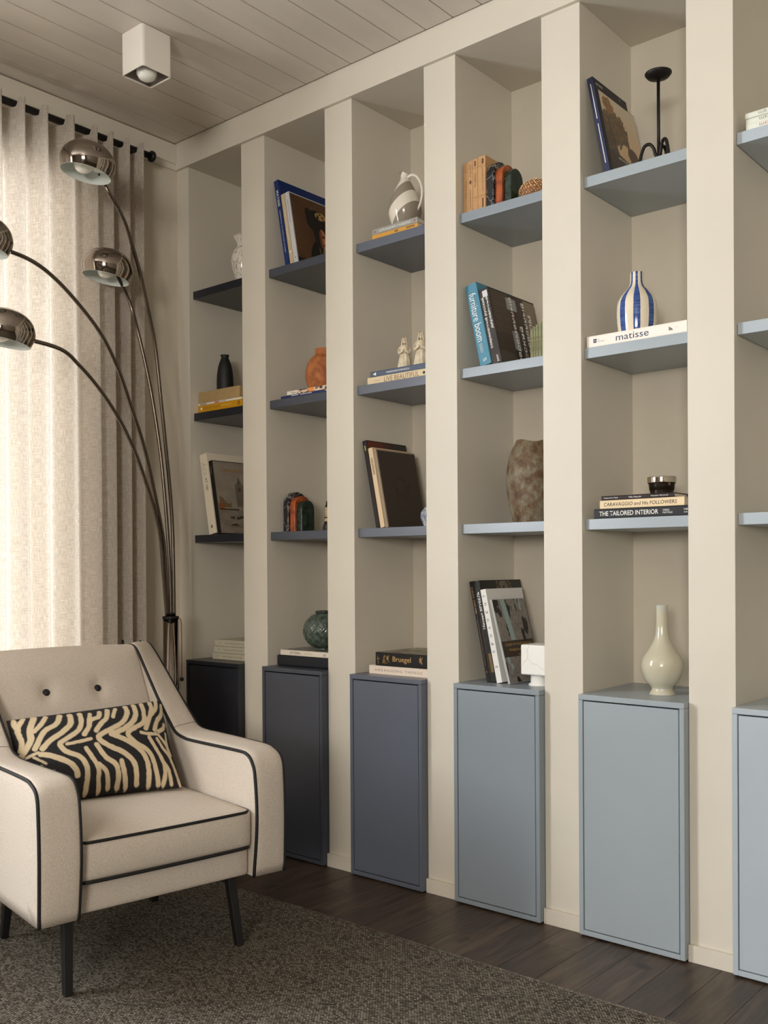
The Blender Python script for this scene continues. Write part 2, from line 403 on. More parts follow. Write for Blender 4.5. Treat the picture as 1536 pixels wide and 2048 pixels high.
def build_curtain():
    y0, y1 = -0.225, -1.78; nu, nv = 620, 40; vs, fs, uv = [], [], []
    rnd = random.Random(3); ph = [0.0]; 
    knots = []; y = y0-0.012
    while y > y1:
        knots.append(y); y -= (0.058+0.022*rnd.random()) if y > -0.42 else (0.082+0.035*rnd.random())
    def xoff(y, z):
        # fold phase grows by 2 pi for every knot
        k = 0
        while k < len(knots)-2 and y < knots[k+1]: k += 1
        t = (knots[k]-y)/(knots[k]-knots[k+1]); p = 2*PI*(k+t)
        amp = 0.036*(0.85+0.3*vn(k*1.7, z*0.7))
        drift = 0.5*(vn(y*9+z*0.6, 3.3)-0.5)*(2.6-z)
        return 0.066+amp*math.cos(p+drift)+0.008*(vn(y*22, z*0.8)-0.5)
    for j in range(nv+1):
        for i in range(nu+1):
            t = j/nv; y = y0+(y1-y0)*i/nu; z0 = 0.015
            xt = xoff(y, 2.6); s = max(0, min(1, (xt-0.079)/0.010)); ztop = 2.638+0.034*s*s*(3-2*s)
            z = ztop+(z0-ztop)*t
            vs.append((xoff(y, z), y, z)); uv.append((y*1.6, z, 0))
    for j in range(nv):
        for i in range(nu):
            a = j*(nu+1)+i; fs.append((a, a+1, a+nu+2, a+nu+1))
    o = mesh('curtain', vs, fs, curtain_material(), None, True, fix=False)
    at = o.data.attributes.new('cloth', 'FLOAT_VECTOR', 'POINT')
    for i, c in enumerate(uv): at.data[i].vector = c
    return tag(o, 'beige linen curtain hanging in pleats from the black rod, lit from behind', 'curtain')
build_curtain()
rod = tag(empty('curtain_rod', (0.064, -0.2, 2.652)), 'black metal curtain rod with a round end knob under the cornice', 'curtain rod')
tube('rod_pole', [(0, 0.02, 0), (0, -1.65, 0)], 0.0125, BLACKMETAL, rod, 16)
lathe('finial', [(0, -0.008), (0.019, -0.008), (0.021, -0.004), (0.021, 0.004), (0.017, 0.008), (0, 0.009)], BLACKMETAL, rod, 24, Matrix.Translation((0, 0.03, 0)) @ Matrix.Rotation(PI/2, 4, 'X'))
tube('bracket', [(0, -0.045, 0.0), (-0.060, -0.045, 0.0)], 0.008, BLACKMETAL, rod, 12)
lathe('wall_plate', [(0, 0), (0.02, 0), (0.02, 0.006), (0, 0.006)], BLACKMETAL, rod, 24, Matrix.Translation((-0.063, -0.045, 0)) @ Matrix.Rotation(PI/2, 4, 'Y'))

# ------------------------------------------------------------------ ceiling spotlight
dl = tag(empty('ceiling_spotlight', (0.589, -0.577, H)), 'white square surface-mounted ceiling spotlight with a frosted bulb', 'ceiling light')
hs = 0.0575; wl = 0.004; hh = 0.131
def rsq(h, r, n=6):
    out = []
    for q, (sx, sy) in enumerate(((1, 1), (-1, 1), (-1, -1), (1, -1))):
        for k in range(n+1):
            a = q*PI/2+(PI/2)*k/n; out.append(((h-r)*sx+r*math.cos(a), (h-r)*sy+r*math.sin(a)))
    return out
def loft_rings(name, rings, m, parent, cap0=False, cap1=False, smooth=True):
    vs, fs = [], []; n = len(rings[0])
    for rg in rings: vs += rg
    for k in range(len(rings)-1):
        for j in range(n):
            fs.append((k*n+j, k*n+(j+1) % n, (k+1)*n+(j+1) % n, (k+1)*n+j))
    if cap0: fs.append(tuple(range(n)))
    if cap1: fs.append(tuple((len(rings)-1)*n+j for j in range(n)))
    return mesh(name, vs, fs, m, parent, smooth)
def ring(h, r, z): return [(x, y, z) for x, y in rsq(h, r)]
o = loft_rings('housing', [ring(hs, 0.012, 0), ring(hs, 0.012, -hh+0.002), ring(hs-0.0015, 0.011, -hh), ring(hs-wl, 0.009, -hh), ring(hs-wl-0.001, 0.009, -hh+0.004)], WHITEPAINT, dl, cap0=True)
bev(o, 0.0003, 1, 1.0)
loft_rings('reflector', [ring(hs-wl-0.001, 0.009, -hh+0.004), ring(hs-0.016, 0.012, -hh+0.045), ring(0.02, 0.012, -hh+0.048)], mat('grey_reflector', (120, 112, 102), 0.4, 0.4), dl, cap1=True)
lathe('bulb', [(0, -0.030), (0.012, -0.0285), (0.021, -0.023), (0.0265, -0.013), (0.027, -0.004), (0.022, 0.008), (0.014, 0.022)], FROST, dl, 32, Matrix.Translation((0, 0, -hh+0.024)) @ Matrix.Scale(1.22, 4))

# ------------------------------------------------------------------ arc floor lamp
lamp = tag(empty('arc_floor_lamp', (0.22, -0.215, 0)), 'smoked chrome floor lamp with several long arched arms and domed shades behind the armchair', 'floor lamp')
LB = Vector((0.22, -0.215, 0))
lathe('base', [(0, 0), (0.118, 0), (0.12, 0.004), (0.12, 0.022), (0.116, 0.026), (0, 0.026)], BLACKMETAL, lamp, 64)
lathe('column', smoothprof([(0.0, 0.026), (0.0285, 0.026), (0.0285, 0.03)], 1)+[(0.0285, 0.862), (0.0, 0.862)], CHROME, lamp, 48)
lathe('collar', [(0.0, 0.862), (0.0305, 0.862), (0.0305, 0.872), (0.0, 0.872)], BLACKMETAL, lamp, 40)
tube('pull_cord', [(0.029, 0.012, 0.866), (0.036, 0.018, 0.862), (0.038, 0.02, 0.84), (0.037, 0.021, 0.70), (0.036, 0.021, 0.645)], 0.0016, mat('red_brown_cord', (120, 58, 36), 0.6), lamp, 8)
lathe('cord_knob', [(0, -0.008), (0.006, -0.006), (0.008, 0), (0.006, 0.006), (0, 0.008)], BLACKMETAL, lamp, 20, Matrix.Translation((0.036, 0.021, 0.636)))
HEADS = [((0.37, -0.653, 2.400), [(0.347,-0.587,2.35),(0.332,-0.543,2.329),(0.318,-0.502,2.299),(0.304,-0.46,2.255),(0.291,-0.422,2.188),(0.278,-0.384,2.112),(0.264,-0.344,2.006),(0.249,-0.299,1.871),(0.237,-0.265,1.675),(0.227,-0.236,1.494),(0.22,-0.215,1.354),(0.215,-0.2,1.202),(0.213,-0.195,1.019),(0.213,-0.194,0.870)]),
         ((0.2, -0.4635, 2.130), [(0.203,-0.421,2.071),(0.207,-0.379,2.02),(0.209,-0.347,1.924),(0.212,-0.316,1.809),(0.214,-0.286,1.675),(0.217,-0.256,1.493),(0.218,-0.24,1.352),(0.219,-0.227,1.201),(0.22,-0.217,1.027),(0.22,-0.214,0.870)]),
         ((0.4, -0.9666, 1.7852), [(0.386,-0.868,1.775),(0.356,-0.753,1.765),(0.334,-0.666,1.725),(0.311,-0.575,1.662),(0.287,-0.478,1.569),(0.268,-0.403,1.467),(0.255,-0.352,1.373),(0.242,-0.301,1.266),(0.234,-0.27,1.166),(0.23,-0.254,1.027),(0.227,-0.238,0.870)]),
         ((0.4, -1.0372, 2.0514), [(0.384,-0.955,2.034),(0.364,-0.861,2.026),(0.341,-0.76,1.994),(0.318,-0.654,1.931),(0.296,-0.557,1.854),(0.279,-0.482,1.757),(0.265,-0.417,1.631),(0.249,-0.347,1.482),(0.236,-0.288,1.295),(0.228,-0.252,1.158),(0.224,-0.238,1.027),(0.223,-0.232,0.870)])]
shade_out = smoothprof([(0.0, 0.0600), (0.030, 0.0575), (0.058, 0.047), (0.079, 0.027), (0.0898, 0.0), (0.0885, -0.022), (0.0815, -0.043)], 6)
shade_in = smoothprof([(0.0810, -0.0435), (0.0868, -0.022), (0.0878, 0.0), (0.077, 0.026), (0.056, 0.0455), (0.029, 0.0558), (0.0, 0.058)], 6)
for hp, arm in HEADS:
    hp = Vector(hp)
    toward = (hp-Vector((LB.x, LB.y, hp.z))).normalized()      # away from the column
    side = toward.cross(Vector((0, 0, 1)))
    Rm = Matrix.Rotation(math.radians(10), 4, Vector((Fv.x, Fv.y, 0))) @ Matrix.Rotation(math.radians(-2), 4, Rv)      # every shade hangs a little askew
    Mh = Matrix.Translation(hp-LB) @ Rm
    sh = lathe('lamp_shade', shade_out, CHROME, lamp, 72, Mh)
    lathe('shade_lining', shade_in, LAMPWHITE, sh, 72, Mh)
    # socket and bulb lie inside, from the back of the shade
    bx = Matrix.Translation(hp-LB) @ Rm
    d = (-toward*0.62+Vector((0, 0, 0.25))).normalized()
    s0 = (hp-LB) - toward*0.058 + Rv*0.015 + Vector((0, 0, -0.002)); 
    q = (toward*0.75+Rv*(-0.35)+Vector((0, 0, -0.12))).normalized()
    Mb = Matrix.Translation(s0) @ q.to_track_quat('Z', 'Y').to_matrix().to_4x4()
    lathe('bulb_socket', [(0, -0.012), (0.015, -0.012), (0.0155, 0.030), (0.0, 0.030)], LAMPWHITE, sh, 24, Mb)
    lathe('bulb', smoothprof([(0.012, 0.030), (0.015, 0.042), (0.026, 0.062), (0.029, 0.078), (0.022, 0.098), (0.0, 0.106)], 5), FROST, sh, 28, Mb)
    p = [tuple(hp+Vector((Fv.x, Fv.y, 0))*0.0915+Rv*0.010+Vector((0, 0, -0.006)))]+[q_ for q_ in arm[1:]]
    p = [tuple(Vector(t)-LB) for t in smoothprof(p, 6)]
    tube('arm', p, 0.0067, ARMMETAL, lamp, 14)

# ------------------------------------------------------------------ rug
def rug_material():
    m = bpy.data.materials.new('woven_wool_rug'); m.use_nodes = True; nt = m.node_tree; N = nt.nodes; L = nt.links; b = N['Principled BSDF']
    tc = N.new('ShaderNodeTexCoord')
    mp = N.new('ShaderNodeMapping'); mp.inputs['Scale'].default_value = (1, 1, 1); L.new(tc.outputs['Object'], mp.inputs['Vector'])
    br = N.new('ShaderNodeTexBrick'); br.inputs['Scale'].default_value = 1.0; br.inputs['Brick Width'].default_value = 0.0085; br.inputs['Row Height'].default_value = 0.0052
    br.inputs['Mortar Size'].default_value = 0.0012; br.inputs['Mortar Smooth'].default_value = 1.0; br.inputs['Bias'].default_value = 0.1
    br.inputs['Color1'].default_value = lin((76, 69, 61)); br.inputs['Color2'].default_value = lin((156, 148, 133)); br.inputs['Mortar'].default_value = lin((34, 30, 26))
    L.new(mp.outputs['Vector'], br.inputs['Vector'])
    n = N.new('ShaderNodeTexNoise'); n.inputs['Scale'].default_value = 2.5; n.inputs['Detail'].default_value = 3; L.new(tc.outputs['Object'], n.inputs['Vector'])
    n3 = N.new('ShaderNodeTexNoise'); n3.inputs['Scale'].default_value = 210; n3.inputs['Detail'].default_value = 2; L.new(tc.outputs['Object'], n3.inputs['Vector'])
    mr = N.new('ShaderNodeMapRange'); mr.inputs['From Min'].default_value = 0.38; mr.inputs['From Max'].default_value = 0.66; mr.inputs['To Min'].default_value = 0.55; mr.inputs['To Max'].default_value = 1.2
    L.new(n3.outputs['Fac'], mr.inputs['Value'])
    hs_ = N.new('ShaderNodeHueSaturation'); L.new(br.outputs['Color'], hs_.inputs['Color']); L.new(mr.outputs['Result'], hs_.inputs['Value'])
    L.new(hs_.outputs['Color'], b.inputs['Base Color']); b.inputs['Roughness'].default_value = 0.95; b.inputs['Specular IOR Level'].default_value = 0.1
    ad = N.new('ShaderNodeMath'); ad.operation = 'SUBTRACT'; L.new(n3.outputs['Fac'], ad.inputs[0]); L.new(br.outputs['Fac'], ad.inputs[1])
    bp = N.new('ShaderNodeBump'); bp.inputs['Strength'].default_value = 0.9; bp.inputs['Distance'].default_value = 0.003; L.new(ad.outputs[0], bp.inputs['Height']); L.new(bp.outputs['Normal'], b.inputs['Normal'])
    return m
rug = tag(empty('rug', (2.3, -2.3, 0)), 'grey-brown flat-woven rug under the armchair, edge parallel to the bookcase', 'rug')
rm = rug_material()
box('rug_field', -1.98, 2.2, -1.9, 1.912, 0.0003, 0.009, rm, rug, bevel=0.003)
mbr = MB()
mbr.add(*tube_geo([(-1.98, 1.9165, 0.0055), (2.2, 1.9165, 0.0055)], 0.0052, 10))
mbr.build('bound_edge', mat('rug_binding', (112, 102, 90), 0.95, c2=(60, 52, 45), vscale=160, bump=0.6, bscale=300), rug, smooth=True)

# ------------------------------------------------------------------ armchair
def wool_material():
    m = mat('heathered_wool', (204, 193, 180), 0.92, c2=(186, 174, 160), vscale=330, bump=0.2, bscale=600, spec=0.15)
    return m
WOOL = wool_material()
yaw = math.radians(-9.837)
chair = tag(empty('armchair', (1.1105, -0.9462, 0.0094), (0, 0, yaw)), 'light beige wool armchair with black piping, two back buttons and black tapered legs', 'armchair')
ZO = -0.009
inn = [(.076,.215),(.093,.36),(.086,.48),(.072,.522),(.043,.543),(-.02,.546),(-.25,.541),(-.312,.543),(-.36,.553),(-.395,.578),(-.475,.646),(-.56,.730),(-.614,.783),(-.65,.800),(-.69,.797),(-.72,.775),(-.62,.215)]
out = [(.078,.215),(.082,.36),(.079,.467),(.070,.522),(.036,.544),(-.022,.551),(-.25,.551),(-.32,.550),(-.385,.556),(-.43,.583),(-.525,.653),(-.622,.728),(-.695,.780),(-.73,.797),(-.76,.792),(-.785,.765),(-.68,.215)]
def dens(pr):
    a = smoothprof(pr[:16], 4); return a+[pr[16]]
def arm_part(sgn):
    A, B = dens(inn), dens(out); yi, yo = 0.246*sgn, 0.340*sgn; n = len(A)
    rings = []; cuts = [(0, .0), (.03, .0035), (.08, .006), (.25, .0075), (.5, .008), (.75, .0075), (.92, .006), (.97, .0035), (1, .0)]
    cen = Vector((-0.25, 0.35))
    for t, bul in cuts:
        rg = []
        for i in range(n):
            p = Vector(A[i])*(1-t)+Vector(B[i])*t
            # outward normal of the profile
            q0 = Vector(A[max(i-1, 0)])*(1-t)+Vector(B[max(i-1, 0)])*t; q1 = Vector(A[min(i+1, n-1)])*(1-t)+Vector(B[min(i+1, n-1)])*t
            tg = (q1-q0).normalized(); nr = Vector((tg.y, -tg.x)) 
            if nr.dot(p-cen) < 0: nr = -nr
            b_ = 0 if i in (0, n-1) else bul
            p = p+nr*b_
            rg.append((p.x, yi*(1-t)+yo*t, p.y+ZO))
        rings.append(rg)
    return rings
for sgn in (1, -1):
    rg = arm_part(sgn); n = len(rg[0])
    vs, fs = [], []
    for r_ in rg: vs += r_
    for k in range(len(rg)-1):
        for j in range(n): fs.append((k*n+j, k*n+(j+1) % n, (k+1)*n+(j+1) % n, (k+1)*n+j))
    # puffed side faces: fan of inset rings
    def side(ringidx, off):
        base = ringidx*n; cen = Vector((-0.27, 0, 0.37)); prev = [base+j for j in range(n)]
        for s, dpt in ((0.94, 0.5), (0.8, 0.85), (0.45, 1.0)):
            cur = []
            for j in range(n):
                p = Vector(vs[base+j]); x = cen.x+(p.x-cen.x)*s; z = cen.z+ZO+(p.z-cen.z-ZO)*s
                if p.z < 0.215+ZO+0.002: z = p.z if s > 0.9 else z
                vs.append((x, p.y+off*dpt, z)); cur.append(len(vs)-1)
            for j in range(n): fs.append((prev[j], prev[(j+1) % n], cur[(j+1) % n], cur[j]))
            prev = cur
        fs.append(tuple(prev))
    side(0, -0.005*sgn*0.0); side(len(rg)-1, 0.006*sgn)
    ar = mesh('arm', vs, fs, WOOL, chair, True)
    for ri, nm in ((0, 'inner'), (len(rg)-1, 'outer')):
        pts = [Vector(p)+Vector((0, (-0.001 if ri == 0 else 0.001)*sgn, 0)) for p in rg[ri]][:n]
        tube('piping', [tuple(p) for p in smoothprof([tuple(p) for p in pts], 2)], 0.0046, PIPING, ar, 8)
    # seam where the wing meets the armrest
    sm = []
    for r_ in rg[0:]: sm.append(Vector(r_[34])+Vector((0.0, 0, 0.0003)))
    tube('seam', sm, 0.0010, mat('seam_thread', (120, 108, 94), 0.9), ar, 6)
# seat rail, panels between the arms
def soft_box(name, x0, x1, y0, y1, z0, z1, m, parent, r=0.012, crown=0.0, nx=24, ny=24, seg=5, front=0.0, bow=0.0):
    """rounded cushion block"""
    bm = bmesh.new(); bmesh.ops.create_cube(bm, size=1)
    bmesh.ops.subdivide_edges(bm, edges=bm.edges, cuts=11, use_grid_fill=True)
    cx_, cy_, cz_ = (x0+x1)/2, (y0+y1)/2, (z0+z1)/2; hx, hy, hz = (x1-x0)/2, (y1-y0)/2, (z1-z0)/2
    for v in bm.verts:
        def w(t):   # denser towards the edges
            t = t*2; return math.copysign(1-(1-abs(t))**1.7, t)
        p = Vector((w(v.co.x)*hx, w(v.co.y)*hy, w(v.co.z)*hz))
        q = Vector((max(-hx+r, min(hx-r, p.x)), max(-hy+r, min(hy-r, p.y)), max(-hz+r, min(hz-r, p.z))))
        d_ = p-q
        if d_.length > 1e-9:
            # keep faces flat, round edges
            k = sum(1 for c in d_ if abs(c) > 1e-7)
            if k > 1: p = q+d_.normalized()*r
        fx, fy = p.x/hx, p.y/hy
        if p.z > 0: p.z += crown*(1-fx**4)*(1-fy**4)*(p.z/hz)
        if p.x > 0: p.x += front*(1-fy**4)*(1-(p.z/hz)**2)+bow*(1-fy**2)*max(0, fx)
        v.co = p+Vector((cx_, cy_, cz_))
    me = bpy.data.meshes.new(name); bm.to_mesh(me); bm.free()
    return link(name, me, m, parent, True)
soft_box('seat_rail', -0.62, 0.052, -0.246, 0.246, 0.214+ZO, 0.296+ZO, WOOL, chair, r=0.012, front=0.004)
cu = soft_box('seat_cushion', -0.47, 0.072, -0.2440, 0.2440, 0.297+ZO, 0.398+ZO, WOOL, chair, r=0.013, crown=0.012, front=0.010, bow=0.004)
def cushion_loop(z, g=0.0):
    pts = []; r = 0.026; x0, x1, y0, y1 = -0.44, 0.074, -0.2385, 0.2385
    pts.append((x0, y0, z))
    for k in range(9):
        a = -PI/2+PI/2*k/8; pts.append((x1-r+r*math.cos(a), y0+r+r*math.sin(a), z))
    for k in range(1, 12):
        y = y0+r+(y1-y0-2*r)*k/12; pts.append((x1+0.004*(1-(y/0.24)**2), y, z))
    for k in range(9):
        a = PI/2*k/8; pts.append((x1-r+r*math.cos(a), y1-r+r*math.sin(a), z))
    pts.append((x0, y1, z)); return pts
tube('top_piping', cushion_loop(0.393+ZO), 0.0042, PIPING, cu, 8)
tube('bottom_piping', cushion_loop(0.297+ZO), 0.0044, PIPING, cu, 8)
# backrest
BP = [(-.42,.36),(-.455,.45),(-.500,.56),(-.538,.640),(-.572,.70),(-.600,.75),(-.618,.780),(-.633,.796),(-.655,.803),(-.685,.801),(-.715,.788),(-.725,.76),(-.70,.60),(-.68,.40),(-.66,.24)]
bp_ = smoothprof(BP, 4); nb = len(bp_)
def back_mesh():
    vs, fs = [], []; ny = 72; yy = 0.2465
    for j in range(ny+1):
        t = -1+2*j/ny; y = yy*t
        for i, (x, z) in enumerate(bp_):
            fr = max(0, 1-abs(i-14)/18.0)
            px = x+0.034*(1-abs(t)**2.6)*min(1, fr*1.5)*(1 if i < 30 else 0)
            pz = z+0.006*(1-t*t)*max(0, 1-abs(i-32)/12.0)
            if False:                       # rounded side edge
                e = (abs(t)-0.94)/0.06; px -= 0.012*(1-math.sqrt(max(0, 1-e*e)))*(1 if i < 30 else 0); pz -= 0.008*(1-math.sqrt(max(0, 1-e*e)))*(1 if 22 < i < 42 else 0)
            for by in (-0.080, 0.080):
                d2 = ((y-by)**2+(z-0.684)**2)
                if i < 28: px -= 0.016*math.exp(-d2/(2*0.016**2)) + 0.005*math.exp(-d2/(2*0.045**2))
            vs.append((px, y, pz+ZO))
    for j in range(ny):
        for i in range(nb-1):
            a = j*nb+i; fs.append((a, a+1, a+nb+1, a+nb))
    fs.append(tuple(range(nb))); fs.append(tuple(ny*nb+i for i in range(nb)))
    return mesh('backrest', vs, fs, WOOL, chair, True)
bk = back_mesh()
for by in (-0.080, 0.080):
    Mb = Matrix.Translation((-0.5480, by, 0.684+ZO)) @ Matrix.Rotation(math.radians(60), 4, 'Y')
    lathe('button', [(0, -0.004), (0.0105, -0.004), (0.0115, 0.0), (0.0085, 0.0048), (0, 0.0062)], PIPING, bk, 24, Mb)
for (fx, fy, tx, ty) in ((0.0, 0.2437, -0.034, 0.231), (0.0, -0.2437, -0.034, -0.231), (-0.4848, 0.2315, -0.452, 0.22), (-0.4848, -0.2315, -0.452, -0.22)):
    mb = MB(); w0, w1 = 0.0105, 0.0130
    mb.add([(fx-w0, fy-w0, 0), (fx+w0, fy-w0, 0), (fx+w0, fy+w0, 0), (fx-w0, fy+w0, 0), (tx-w1, ty-w1, .222+ZO), (tx+w1, ty-w1, .222+ZO), (tx+w1, ty+w1, .222+ZO), (tx-w1, ty+w1, .222+ZO)],
           [(0,3,2,1),(4,5,6,7),(0,1,5,4),(1,2,6,5),(2,3,7,6),(3,0,4,7)])
    mb.build('leg', mat('black_painted_wood', (17, 16, 16), 0.5), chair, bevel=0.002)

# ------------------------------------------------------------------ zebra cushion
Q = [(45, 665), (1185, 505), (1338, 1160), (225, 1290)]        # traced outline of the printed face
def inv_bilin(px, py):
    s, t = 0.5, 0.5
    for _ in range(12):
        x = (1-s)*(1-t)*Q[0][0]+s*(1-t)*Q[1][0]+s*t*Q[2][0]+(1-s)*t*Q[3][0]; y = (1-s)*(1-t)*Q[0][1]+s*(1-t)*Q[1][1]+s*t*Q[2][1]+(1-s)*t*Q[3][1]
        xs = (1-t)*(Q[1][0]-Q[0][0])+t*(Q[2][0]-Q[3][0]); ys = (1-t)*(Q[1][1]-Q[0][1])+t*(Q[2][1]-Q[3][1])
        xt = (1-s)*(Q[3][0]-Q[0][0])+s*(Q[2][0]-Q[1][0]); yt = (1-s)*(Q[3][1]-Q[0][1])+s*(Q[2][1]-Q[1][1])
        dt = xs*yt-ys*xt; ex, ey = px-x, py-y
        s += (ex*yt-ey*xt)/dt; t += (xs*ey-ys*ex)/dt
    return s, t
STROKES = [  # cream stripes: points, width
 ([(90,680),(95,720),(120,770)],30), ([(150,670),(115,760),(150,860),(150,920)],30), ([(220,665),(195,780),(205,860),(160,960)],38), ([(300,665),(270,730),(225,790)],30),
 ([(395,660),(370,740),(290,800),(240,925)],34), ([(465,660),(470,740),(420,810),(340,870),(290,930)],36), ([(535,650),(545,740),(520,810),(430,880),(405,910),(455,965),(560,1010),(620,1090),(640,1225)],32),
 ([(680,640),(670,690),(610,720),(600,780),(570,840)],32), ([(610,655),(600,720)],26), ([(740,620),(730,700),(690,750),(655,810)],32), ([(800,610),(780,690)],26),
 ([(880,590),(890,660),(850,740),(760,800),(675,860),(740,920),(880,980),(960,1050),(990,1170)],34), ([(945,575),(960,650),(940,720),(870,790),(770,840)],36),
 ([(1010,560),(1025,650),(1020,730),(950,780),(895,830),(950,890),(1060,950),(1110,1030),(1150,1160)],32), ([(1080,545),(1090,610),(1070,690),(1040,780)],32), ([(1130,515),(1130,590),(1095,650)],28),
 ([(1185,560),(1180,640),(1140,700),(1115,780)],30), ([(1205,720),(1190,760),(1150,790)],26), ([(455,910),(540,895),(620,875)],22), ([(1000,815),(1060,820),(1130,812)],22),
 ([(195,980),(265,955)],20), ([(285,970),(360,990),(480,1040),(540,1090),(560,1130)],34), ([(240,985),(280,1010),(330,1040)],16),
 ([(590,945),(650,1020),(700,1090),(710,1150),(730,1215)],28), ([(700,1060),(760,1110),(790,1200)],28), ([(665,920),(740,1010),(820,1060),(850,1130),(855,1195)],32),
 ([(860,1035),(890,1110),(915,1190)],32), ([(770,840),(880,880),(1000,950),(1060,1040),(1080,1170)],34),
 ([(1070,850),(1120,920),(1180,1010),(1200,1080),(1190,1160)],28), ([(1180,1010),(1225,1060),(1250,1150)],26), ([(1135,850),(1180,910),(1240,970),(1290,1070),(1320,1150)],22), ([(1150,820),(1210,880),(1250,950)],22),
 ([(1215,790),(1218,860),(1225,890)],16), ([(480,1150),(520,1260)],28), ([(390,1100),(430,1270)],28), ([(300,1060),(340,1275)],26), ([(560,1010),(600,1070)],14)]
ST = []
for pts, w in STROKES:
    q = smoothprof(pts, 6) if len(pts) > 2 else smoothprof([pts[0], ((pts[0][0]+pts[1][0])/2, (pts[0][1]+pts[1][1])/2), pts[1]], 4)
    ST.append(([inv_bilin(*p) for p in q], w))
PW, PH = 0.455, 0.262
NUp, NVp = 250, 150
mask = [[9.0]*(NUp+1) for _ in range(NVp+1)]
for pts, w in ST:
    hw = (w*1.14+1)/1150.0*PW*0.5
    P2 = [Vector((s*PW, t*PH)) for s, t in pts]
    for a, b in zip(P2[:-1], P2[1:]):
        mnx, mxx = min(a.x, b.x)-hw*2, max(a.x, b.x)+hw*2; mny, mxy = min(a.y, b.y)-hw*2, max(a.y, b.y)+hw*2
        for j in range(max(0, int(mny/PH*NVp)), min(NVp, int(mxy/PH*NVp)+1)+1):
            for i in range(max(0, int(mnx/PW*NUp)), min(NUp, int(mxx/PW*NUp)+1)+1):
                p = Vector((i/NUp*PW, j/NVp*PH)); ab = b-a; tt = max(0, min(1, (p-a).dot(ab)/max(ab.length_squared, 1e-12)))
                dd = (p-(a+ab*tt)).length-hw
                if dd < mask[j][i]: mask[j][i] = dd
pil = tag(empty('lumbar_cushion', (0, 0, 0)), 'zebra-striped black and cream lumbar cushion leaning on the armchair back', 'cushion')
pil.matrix_world = Matrix.Translation((1.1105, -0.9462, 0.0)) @ Matrix.Rotation(yaw, 4, 'Z')
PTL, PTR, PBR, PBL = Vector((-.465, -.227, .625)), Vector((-.440, .238, .643)), Vector((-.232, .197, .412)), Vector((-.312, -.246, .412))
def pillow_face(sign, name, m, parent):
    vs, fs, cs = [], [], []; nrm = ((PTR-PTL).cross(PBL-PTL)).normalized()
    if nrm.x < 0: nrm = -nrm
    for j in range(NVp+1):
        for i in range(NUp+1):
            s, t = i/NUp, j/NVp
            # pull the edges in between the corners
            ex = 4*s*(1-s); ey = 4*t*(1-t)
            s2 = 0.5+(s-0.5)*(1-0.035*ey); t2 = 0.5+(t-0.5)*(1-0.045*ex)
            p = PTL.lerp(PTR, s2).lerp(PBL.lerp(PBR, s2), t2)
            puff = 0.062*((ex+1e-9)**0.45)*((ey+1e-9)**0.45)
            p = p+nrm*(sign*puff*(1.0 if sign > 0 else 0.6)-0.0)
            vs.append(p)
            d_ = mask[j][i] + 0.0016*(vn(i*0.23, j*0.23)-0.5)
            k = max(0, min(1, 0.5-d_/0.0016))
            cs.append(lin(mixc((24, 21, 23), (208, 188, 154), k)))
    for j in range(NVp):
        for i in range(NUp):
            a = j*(NUp+1)+i; fs.append((a, a+1, a+NUp+2, a+NUp+1))
    o = mesh(name, vs, fs, m, parent, True)
    if sign > 0:
        at = o.data.color_attributes.new('Col', 'FLOAT_COLOR', 'POINT')
        for i, c in enumerate(cs): at.data[i].color = c
    return o
pillow_face(1, 'printed_front', PRINTM, pil)
pillow_face(-1, 'cushion_back', mat('black_linen', (26, 23, 24), 0.9), pil)

# ------------------------------------------------------------------ books
def book(label, M, t, w, h, cover, spine=None, soft=False, group=None, name='book', pages=None, overhang=0.0025):
    r = tag(empty(name, M=M), label, 'book', group)
    ct = 0.0022 if not soft else 0.0006
    o_ = 0.0 if soft else overhang
    mb = MB().box(0, ct, 0.0, w, 0, h).box(t-ct, t, 0.0, w, 0, h).box(ct, t-ct, 0.0, ct, 0, h)
    mb.build('cover', cover, r, bevel=0.0007 if not soft else 0.0003, seg=2)
    box('page_block', ct, t-ct, ct, w-o_, o_, h-o_, pages or PAGES, r)
    r['t'] = t; 
    return r
def spine_text(b, s, zc, length, height, m, mode='down', t=None, xoff=0.0, name='title', **k):
    t = t or b['t']; x = t/2+xoff
    u, v = ((0, 0, -1), (1, 0, 0)) if mode == 'down' else ((0, 0, 1), (-1, 0, 0))
    return letters(b, s, (x, -0.0003, zc), u, v, length, height, m, name, **k)
def dashes(b, spec, m, name='small_print'):
    """tiny printed lines too small to read: spec = [(x0, x1, z0, z1)] on the spine"""
    for x0, x1, z0, z1 in spec: MB().box(x0, x1, -0.0004, 0.0002, z0, z1).build(name, m, b)
def leanM(x, y, z, deg, rz=0.0):
    return Matrix.Translation((x, y, z)) @ Matrix.Rotation(math.radians(rz), 4, 'Z') @ Matrix.Rotation(math.radians(-deg), 4, 'Y')
def flatM(x, y, z1, rz=0.0):
    B = Matrix(((0, 0, 1), (0, 1, 0), (-1, 0, 0))).to_4x4()
    return Matrix.Translation((x, y, z1)) @ Matrix.Rotation(math.radians(rz), 4, 'Z') @ B
def disc(parent, name, x, z, r, m, ring_=None, y=-0.0004):
    mb = MB(); n = 20
    if ring_:
        vs = []; 
        for k in range(n):
            a = 2*PI*k/n; vs += [(x+r*math.cos(a), y, z+r*math.sin(a)), (x+ring_*math.cos(a), y, z+ring_*math.sin(a))]
        mb.add(vs, [(2*k, (2*k+2) % (2*n), (2*k+3) % (2*n), 2*k+1) for k in range(n)])
    else:
        mb.add([(x+r*math.cos(2*PI*k/n), y, z+r*math.sin(2*PI*k/n)) for k in range(n)], [tuple(range(n))])
    return mb.build(name, m, parent)
